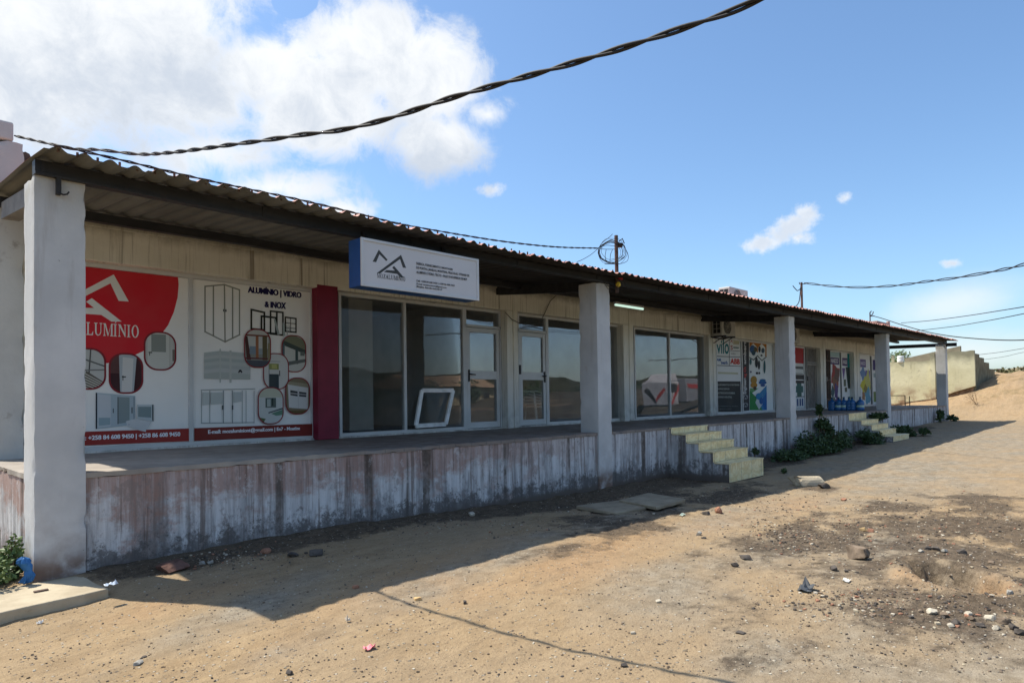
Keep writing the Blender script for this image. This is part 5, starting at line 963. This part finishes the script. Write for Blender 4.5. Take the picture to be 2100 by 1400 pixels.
for k, (px, py, w_, mm) in enumerate([(1912,1256,26,STW),(1888,1253,16,STM),(1935,1262,22,STM),(1960,1278,24,STD),(2030,1262,26,STW),(2060,1272,30,STM),(2078,1290,26,STD),(2010,1285,22,STD),(1905,1186,20,STD),(1922,1190,18,STD),(1938,1193,16,CON),(1890,1178,16,CON),(1975,1196,22,STD),(1950,1286,20,STW),(2092,1300,30,STD),(2042,1290,20,STW),(1990,1270,20,STM),(1870,1268,14,STD),(1985,1250,22,STW),(2050,1205,24,STD),(2070,1215,20,CON),(2035,1218,18,STM),(2020,1228,16,STD),(1990,1262,18,STR)]):
    rock(px, py, w_, mm, ('pale' if mm is STW else 'brown' if mm is STM else 'reddish' if mm is STR else 'dark')+' stone in the rubble heaped round the pit', 50+k, .6, 'rock', {'pale_stone': 'pale stones round the pit', 'stone': 'brown stones round the pit', 'dark_stone': 'dark stones round the pit', 'grey_concrete': 'dark stones round the pit', 'red_stone': 'reddish stones round the pit'}[mm.name])
# gravel: thousands of little stones
rb_ = [rockmesh((0, 0, 0), (1, .75, .5), s_, 1, .5) for s_ in range(9)]
def gravel(n_, gen, name, mats, label, smin, smax):
    Vs = []; Fs = []; Ms = []; off = 0
    P = gen(n_); Zg = gz(P[:,0], P[:,1])
    for i in range(len(P)):
        V, F = rb_[i % 9]; s_ = smin*(smax/smin)**(rng.random()**2.6); a = rng.random()*6.283; ca_, sa_ = math.cos(a)*s_, math.sin(a)*s_
        Vn = np.array(V); Vs.append(np.c_[Vn[:,0]*ca_-Vn[:,1]*sa_+P[i,0], Vn[:,0]*sa_+Vn[:,1]*ca_+P[i,1], Vn[:,2]*s_+Zg[i]+s_*.2]); Fs.append(np.array(F)+off); off += len(V); Ms.append(np.full(len(F), int(rng.integers(len(mats)))))
    V = np.concatenate(Vs); F = np.concatenate(Fs); me_ = bpy.data.meshes.new(name); c_ = V.mean(0); me_.from_pydata((V-c_).tolist(), [], F.tolist())
    for mm in mats: me_.materials.append(mm)
    me_.polygons.foreach_set('material_index', np.concatenate(Ms)); o = bpy.data.objects.new(name, me_); o.location = c_; COL.objects.link(o); return tag(o, label, 'gravel', kind='stuff')
def near(n_):
    px = rng.uniform(-60, 2160, n_*2); py = 960+440*rng.random(n_*2)**.85; ok = py > 1180-(px-200)*.16+8; px, py = px[ok][:n_], py[ok][:n_]
    return np.array([onZ(a, b, -.04)[:2] for a, b in zip(px, py)])
gravel(9500, near, 'gravel', [STM, STD, STM, SLB, STD, STM, STD, STW, STM], 'small scattered pebbles on the bare sandy ground', .003, .016)
def rough(n_):
    c_ = [(1900,1130,260,70),(1960,1250,150,50),(1800,1080,220,50),(1650,1060,160,40),(1750,1250,140,25),(2000,1050,150,40),(1450,1010,200,25),(900,1080,320,18),(450,1150,150,14),(1200,1030,150,18),(1620,1110,120,25)]
    k = rng.integers(len(c_), size=n_); P = np.array([(c_[j][0]+rng.normal()*c_[j][2]*.6, c_[j][1]+rng.normal()*c_[j][3]*.7) for j in k]); P = P[(P[:,1] > 1180-(P[:,0]-200)*.155) & (P[:,1] > 985)]; return np.array([onZ(a, b, -.05)[:2] for a, b in P])
gravel(11000, rough, 'rubble', [STD, STM, STD, STM, SLB, STD, STM, STW, STM, STD, STR], 'dark stony rubble strewn over the right side of the yard', .0035, .03)
# litter
def scrap(px, py, w_, col, label, seed, name='litter', z=None, h=.02):
    rnd = random.Random(seed); q = onZ(px, py, -.04); g_ = gzs(q[0], q[1]) if z is None else z; q = onZ(px, py, g_); s_ = w_*float((q-CAM)@FW)/FPX/2; V = []
    for j in range(5):
        for i in range(6): V.append((q[0]+(i/2.5-1)*s_*(1-.2*abs(j/2-1))+rnd.gauss(0, .06)*s_, q[1]+(j/2-1)*s_*.6+rnd.gauss(0, .06)*s_, g_+.006+abs(rnd.gauss(0, 1))*h*.6))
    m = MB(); m.poly(V, [(j*6+i, j*6+i+1, (j+1)*6+i+1, (j+1)*6+i) for j in range(4) for i in range(5)]); o = m.build(name, simple(name+'_'+str(seed), col, .5, .3, 0, .1), smooth=False); sl = o.modifiers.new('t', 'SOLIDIFY'); sl.thickness = .002; return tag(o, label, 'litter')
scrap(757, 1330, 25, (.75, .25, .27), 'crumpled pink wrapper on the sand', 1, 'plastic_wrapper'); scrap(228, 1200, 26, (.62, .68, .75), 'pale blue-white paper lying at the end of the slab', 2, 'paper_scrap', .06); scrap(82, 1279, 12, (.7, .69, .66), 'small white scrap in front of the sunlit slab', 3, 'paper_scrap')
scrap(1445, 983, 14, (.66, .66, .66), 'white paper scrap in the shade near the nearer stairs', 4, 'paper_scrap'); scrap(1400, 1057, 16, (.4, .48, .42), 'pale green plastic scrap at the shadow edge', 5, 'plastic_scrap'); scrap(1655, 1212, 46, (.08, .085, .09), 'crumpled dark plastic sheet on the ground left of the pit', 6, 'plastic_sheet', h=.05); scrap(1736, 1192, 22, (.6, .57, .5), 'cream-coloured paper scrap above the dark plastic sheet', 7, 'paper_scrap'); scrap(714, 1275, 12, (.7, .62, .5), 'small pale twig-like scrap on the sand', 8, 'paper_scrap', h=.03); scrap(2018, 802, 10, (.7, .7, .7), 'white scrap on the sandy slope beside the bare shrub', 9, 'paper_scrap', z=1.0)
# blue bag tied by the pillar
rnd = random.Random(2); q = np.array([1.335, -.02, .0]); V = []; rows = [(.03,.0),(.075,.03),(.06,.1),(.045,.16),(.06,.22),(.085,.27),(.06,.32),(.02,.345)]
for r_, z_ in [(p_[0], p_[1]*.66) for p_ in rows]:
    for k in range(12): a = k*.5236; rr = r_*.62*(1+rnd.gauss(0, .28)); V.append((q[0]-.03+rr*math.cos(a)+.02*math.sin(z_*20), q[1]-.03+rr*.9*math.sin(a), z_+.01+rnd.gauss(0, .004)))
m = MB(); m.poly(V, [(i*12+k, i*12+(k+1) % 12, (i+1)*12+(k+1) % 12, (i+1)*12+k) for i in range(len(rows)-1) for k in range(12)]); tag(m.build('plastic_bag', simple('blue_bag_plastic', (.04, .15, .36), .6, .2)), 'crumpled bright blue plastic bag caught between bush and pillar', 'bag')

m = MB(); V = []; xs_ = np.arange(-140, 260, 8.0); ys_ = np.array([-9.8, -12, -16, -22, -30, -45, -70, -110, -160]); nn = len(ys_)
for x in xs_:
    for y in ys_: V.append((x, y+(.5*math.sin(x*.7) if y > -10 else 0), gzs(x, y)+.06+(.25 if y < -22 else 0)*random.random()))
m.poly(V, [(i*nn+j+1, (i+1)*nn+j+1, (i+1)*nn+j, i*nn+j) for i in range(len(xs_)-1) for j in range(nn-1)]); tg = NT('dark_street_verge'); cc = tg.mix(tg.ramp(tg.noise(.5, 8, .7), .4, .6), (.045, .04, .032), (.09, .08, .055)); tag(m.build('street_verge', tg.fin(cc, .95, .05)), kind='structure')
# ------------------------------------------------------------------ across the street (seen in the glass)
pts = [(x, -150+20*math.sin(x*.013), 9+6*math.sin(x*.018+1)+3*math.sin(x*.05)) for x in range(-160, 420, 12)]
def ridge2(name, pts, depth, mat):
    m = MB(); rows = 9; V = []
    for x, y, z in pts:
        for j in range(rows): t = j/(rows-1); V.append((x, y+(t-.5)*depth, -1+(z+1)*math.sin(t*math.pi)**.8+(0 if j in (0, rows-1) else .8*math.sin(x*.3+j*2))))
    m.poly(V, [(i*rows+j, (i+1)*rows+j, (i+1)*rows+j+1, i*rows+j+1) for i in range(len(pts)-1) for j in range(rows-1)]); return m.build(name, mat, smooth=True)
t = NT('wooded_hill'); cc = t.mix(t.ramp(t.noise(.15, 8, .7), .4, .62), (.02, .026, .014), (.06, .06, .035)); WH = t.fin(cc, .95, .05)
tag(ridge2('wooded_hill', pts, 90, WH), kind='structure')
def house(x, y, w_, d_, h_, rc, label, wc=(.35, .3, .22)):
    r = empty('house', (x, y, -.2), label, 'house'); m = MB(); m.box(x-w_/2, x+w_/2, y-d_/2, y+d_/2, -.6, h_); m.build('wall', simple('house_wall', wc, .9, .1), r)
    m = MB(); a = .5; m.poly([(x-w_/2-a,y-d_/2-a,h_),(x+w_/2+a,y-d_/2-a,h_),(x+w_/2+a,y+d_/2+a,h_),(x-w_/2-a,y+d_/2+a,h_),(x-w_/2-a,y,h_+1.3),(x+w_/2+a,y,h_+1.3)], [(0,1,5,4),(3,4,5,2),(0,4,3),(1,2,5),(0,3,2,1)]); m.build('roof', simple('house_roof', rc, .7, .2), r)
    for k in range(3): xx = x-w_/2+w_*(k+.5)/3; m = MB(); m.box(xx-.5, xx+.5, y+d_/2+.002, y+d_/2+.05, .9, 2.0); m.build('window', BLK, r)
house(22, -38, 13, 8, 2.7, (.06, .3, .2), 'long low house with a green roof across the street, mirrored in the shop glass'); house(10, -44, 9, 7, 2.5, (.3, .2, .12), 'low house with a brown roof across the street, mirrored in the shop glass'); house(44, -40, 10, 8, 2.7, (.32, .22, .13), 'low tan-roofed house farther along the street, mirrored in the glass', (.4, .34, .22))
for k in range(12):
    rnd = random.Random(100+k); x, y = -6+k*6.5+rnd.uniform(-2, 2), -30-rnd.random()*9; r = empty('tree', (x, y, -.2), 'dark bushy roadside tree across the street behind the viewer', 'tree', 'roadside trees across the street'); m = MB(); st = MB(); hh = rnd.uniform(2.2, 4.2)
    for j in range(6): leafblob(m, (x+rnd.gauss(0, .9), y+rnd.gauss(0, .9), hh*.55+rnd.gauss(0, .4)), (1.3, 1.3, 1.0), 130, .35, rnd, 0, .2)
    m.build('crown', LEA, r); st.tube([(x, y, -.4), (x, y, hh*.6)], [.15, .08], 6); st.build('trunk', WOOD, r)
# parked lorry mirrored in the glass
T = empty('lorry', (34, -9.5, .05), 'white lorry with a red-striped grey trailer parked across the yard, mirrored in the glass', 'lorry'); WT = simple('lorry_white', (.5, .5, .5), .35, .4); RD = simple('lorry_red', (.5, .03, .02), .4, .4)
m = MB(); m.box(29.2, 31.4, -10.7, -8.3, 1.0, 3.0); m.hexa([(29.5,-10.6,3.0),(31.4,-10.6,3.0),(31.4,-8.4,3.0),(29.5,-8.4,3.0),(30.1,-10.5,3.7),(31.4,-10.5,3.7),(31.4,-8.5,3.7),(30.1,-8.5,3.7)]); m.build('cab', WT, T, bevel=.08)
m = MB(); m.poly([(29.6,-8.285,1.1),(30.2,-8.285,1.1),(31.3,-8.285,2.2),(31.3,-8.285,2.9)], [(0,1,2,3)]); m.build('red_stripe', RD, T); m = MB(); m.poly([(29.19,-8.6,2.3),(29.19,-9.4,1.2),(29.19,-9.7,1.2),(29.19,-8.8,2.5)], [(0,1,2,3)]); m.build('red_stripe', RD, T); m = MB(); m.poly([(29.18,-10.4,2.3),(29.18,-9.6,1.2),(29.18,-9.3,1.2),(29.18,-10.2,2.5)], [(3,2,1,0)]); m.build('black_stripe', BLK, T)
m = MB(); m.box(29.8, 30.9, -8.3, -8.28, 2.1, 2.8); m.build('side_window', BLK, T); m = MB(); m.box(32.3, 43, -10.8, -8.2, 1.3, 3.3); tr_ = m.build('trailer', simple('trailer_grey', (.25, .26, .28), .5), T, bevel=.05); m = MB(); m.box(32.6, 42.7, -8.19, -8.17, 2.5, 2.85); m.build('side_stripe', RD, tr_)
m = MB(); m.box(29.4, 43, -10, -9, .75, .98); m.build('chassis', BLK, T)
for x in (30.2, 33.4, 34.6, 40.3, 41.5):
    for y in (-10.5, -8.5): m = MB(); m.tube([(x, y-.15, .58), (x, y+.15, .58)], .5, 20); wh = m.build('wheel', BLK, T); m = MB(); m.tube([(x, y-.16, .58), (x, y+.16, .58)], .22, 12); m.build('rim', ALU, wh)
T.scale = (.72, .85, .85); T.location.x += 11.2; T.location.y -= 3.5
# yard pole and lines on the street side
m = MB(); m.tube([(12, -17, -.3), (12, -17, 7.5)], [.14, .1], 10); u_ = empty('utility_pole', (12, -17, -.1), 'wooden utility pole carrying wires along the far side of the street', 'utility pole'); m.build('pole', WOOD, u_); m = MB(); m.box(11.2, 12.8, -17.05, -16.95, 6.9, 7.05); m.build('crossarm', WOOD, u_)
for k, y in enumerate((-17.0, -16.6)):
    m = MB(); m.tube(spline([(-30, y, 7.0), (-10, y, 6.3), (12, y, 7.06+.02*k), (34, y, 6.2-.2*k), (60, y, 7.0)], 8), .018, 5); tag(m.build('overhead_wire', CAB), ('farther' if k == 0 else 'nearer')+' street wire strung from the wooden utility pole', 'cable')

# ------------------------------------------------------------------ light and sky
SUN = Vector((-.96, 1.97, 3.65)).normalized(); el = math.asin(SUN.z); az = math.atan2(SUN.x, SUN.y)
sd = bpy.data.lights.new('sun', 'SUN'); sd.energy = 4.5; sd.angle = math.radians(.55); sd.color = (1, .93, .81); so = bpy.data.objects.new('sun', sd); COL.objects.link(so); so.rotation_euler = SUN.to_track_quat('Z', 'Y').to_euler(); so.location = (0, 0, 30)
w = bpy.data.worlds.new('World'); scene.world = w; w.use_nodes = True; n = w.node_tree.nodes; l = w.node_tree.links; bg = n['Background']
sky = n.new('ShaderNodeTexSky'); sky.sky_type = 'NISHITA'; sky.sun_disc = False; sky.sun_elevation = el; sky.sun_rotation = az; sky.altitude = 200; sky.air_density = 1.0; sky.dust_density = 1.3; sky.ozone_density = 1.6
tc = n.new('ShaderNodeTexCoord'); D = tc.outputs['Generated']
def mt(op, a, b=0.0, c=0.0):
    k = n.new('ShaderNodeMath'); k.operation = op
    for s_, v_ in zip(k.inputs, (a, b, c)):
        if isinstance(v_, bpy.types.NodeSocket): l.new(v_, s_)
        else: s_.default_value = v_
    return k.outputs[0]
def dot(v): k = n.new('ShaderNodeVectorMath'); k.operation = 'DOT_PRODUCT'; l.new(D, k.inputs[0]); k.inputs[1].default_value = tuple(v); return k.outputs['Value']
def wn(sc, det, rough, off=(0, 0, 0), dist=0):
    k = n.new('ShaderNodeVectorMath'); k.operation = 'ADD'; l.new(D, k.inputs[0]); k.inputs[1].default_value = off
    q = n.new('ShaderNodeTexNoise'); q.inputs['Scale'].default_value = sc; q.inputs['Detail'].default_value = det; q.inputs['Roughness'].default_value = rough; q.inputs['Distortion'].default_value = dist; l.new(k.outputs[0], q.inputs['Vector']); return q.outputs['Fac']
def sm(v, a, b, lo=0.0, hi=1.0):
    k = n.new('ShaderNodeMapRange'); k.interpolation_type = 'SMOOTHSTEP'; l.new(v, k.inputs[0]); k.inputs[1].default_value = a; k.inputs[2].default_value = b; k.inputs[3].default_value = lo; k.inputs[4].default_value = hi; return k.outputs[0]
fwd = mt('MAXIMUM', dot(FW), .08); U = mt('DIVIDE', dot(RT), fwd); V = mt('DIVIDE', dot(UP), fwd)
def cblob(px, py, rx, ry, wgt=1.0, ang=0.0):
    u0, v0 = (px-1050)/FPX, (PPY-py)/FPX; ca_, sa_ = math.cos(ang), math.sin(ang); du = mt('SUBTRACT', U, u0); dv = mt('SUBTRACT', V, v0)
    a = mt('MULTIPLY', mt('ADD', mt('MULTIPLY', du, ca_), mt('MULTIPLY', dv, sa_)), FPX/rx); b = mt('MULTIPLY', mt('SUBTRACT', mt('MULTIPLY', dv, ca_), mt('MULTIPLY', du, sa_)), FPX/ry)
    return mt('MULTIPLY', mt('SUBTRACT', 1.0, mt('SQRT', mt('ADD', mt('MULTIPLY', a, a), mt('MULTIPLY', b, b)))), wgt)
def cmax(L_): 
    r = L_[0]
    for q in L_[1:]: k = n.new('ShaderNodeMath'); k.operation = 'SMOOTH_MAX'; l.new(r, k.inputs[0]); l.new(q, k.inputs[1]); k.inputs[2].default_value = .12; r = k.outputs[0]
    return r
nA = wn(5.0, 12, .62, (3, 1, 2), .5); nB = wn(17, 10, .68, (1, 5, 2), .4); nC = wn(2.4, 6, .6, (9, 5, 2), .2)
big = cmax([cblob(60,60,640,300,1.2), cblob(380,200,330,140,.8), cblob(740,110,190,140,.9), cblob(880,150,130,130,.9), cblob(900,300,110,80,.75), cblob(1000,235,60,34,.45), cblob(560,385,170,52,.5), cblob(700,430,70,28,.4), cblob(330,40,250,130,.9), cblob(640,230,200,110,1.1), cblob(560,140,200,120,1.1), cblob(430,310,220,80,.6)])
bigd = mt('ADD', big, mt('ADD', mt('MULTIPLY', mt('SUBTRACT', nA, .5), 1.5), mt('MULTIPLY', mt('SUBTRACT', nB, .5), 1.1)))
bigd = mt('SUBTRACT', bigd, mt('MULTIPLY', mt('MAXIMUM', cblob(605,0,50,40,1.0), 0.0), 1.8))
cov = sm(bigd, -.05, .5)
sml = cmax([cblob(1560,498,56,22,1.0,.15), cblob(1618,470,80,32,1.1,.5), cblob(1655,436,34,26,.9), cblob(1640,486,42,18,.8), cblob(1010,390,30,16,.9), cblob(1955,540,30,13,.8), cblob(1731,408,17,16,.5)])
smd = mt('ADD', sml, mt('ADD', mt('MULTIPLY', mt('SUBTRACT', wn(30, 8, .6, (2, 2, 8)), .5), 1.5), mt('MULTIPLY', mt('SUBTRACT', wn(90, 6, .65, (2, 4, 8)), .5), .9))); cov2 = mt('MULTIPLY', sm(smd, -.05, .75), .88)
hz = mt('ADD', cmax([cblob(1950,625,210,60,.8,.2), cblob(2000,720,260,60,.7), cblob(1500,610,120,30,.35), cblob(150,270,420,60,.6)]), mt('MULTIPLY', mt('SUBTRACT', nA, .5), 1.4)); cov3 = mt('MULTIPLY', sm(hz, -.05, .8), .62)
# loose cloud everywhere behind the viewer, seen in the glass
bk = mt('MULTIPLY', sm(wn(2.6, 8, .6, (7, 3, 1)), .5, .68), sm(dot(FW), .2, -.2)); cov4 = mt('MULTIPLY', bk, .7)
alpha = mt('MAXIMUM', mt('MAXIMUM', cov, cov2), mt('MAXIMUM', cov3, cov4))
sh = sm(mt('ADD', mt('ADD', mt('MAXIMUM', cblob(330,190,420,190,.55), mt('MAXIMUM', cblob(880,360,150,60,.5), -.2)), mt('MULTIPLY', mt('SUBTRACT', nA, .5), 1.9)), mt('ADD', mt('MULTIPLY', mt('SUBTRACT', nB, .5), 1.4), mt('MULTIPLY', mt('SUBTRACT', nC, .5), .8))), -.25, .7); sh = mt('MAXIMUM', sh, mt('MULTIPLY', cov2, sm(mt('ADD', wn(24, 6, .6, (4, 1, 1)), mt('MULTIPLY', sml, .25)), .45, .75, 0.0, .75)))
gr = n.new('ShaderNodeMix'); gr.data_type = 'RGBA'; l.new(sh, gr.inputs[0]); gr.inputs[6].default_value = (5.7, 5.85, 6.0, 1); gr.inputs[7].default_value = (3.7, 4.1, 4.7, 1)
mx = n.new('ShaderNodeMix'); mx.data_type = 'RGBA'; l.new(alpha, mx.inputs[0])
tint = n.new('ShaderNodeMix'); tint.data_type = 'RGBA'; tint.blend_type = 'MULTIPLY'; tint.inputs[0].default_value = 1; l.new(sky.outputs[0], tint.inputs[6]); tint.inputs[7].default_value = (.88, 1.05, 1.16, 1)
l.new(tint.outputs[2], mx.inputs[6]); l.new(gr.outputs[2], mx.inputs[7]); l.new(mx.outputs[2], bg.inputs[0]); bg.inputs[1].default_value = .118
scene.view_settings.view_transform = 'Standard'; scene.view_settings.look = 'None'; scene.view_settings.exposure = .57; scene.view_settings.gamma = 1
c = scene.cycles; c.use_denoising = True; c.max_bounces = 10; c.diffuse_bounces = 6; c.glossy_bounces = 4; c.transparent_max_bounces = 12; c.caustics_reflective = False; c.caustics_refractive = False; c.sample_clamp_indirect = 6
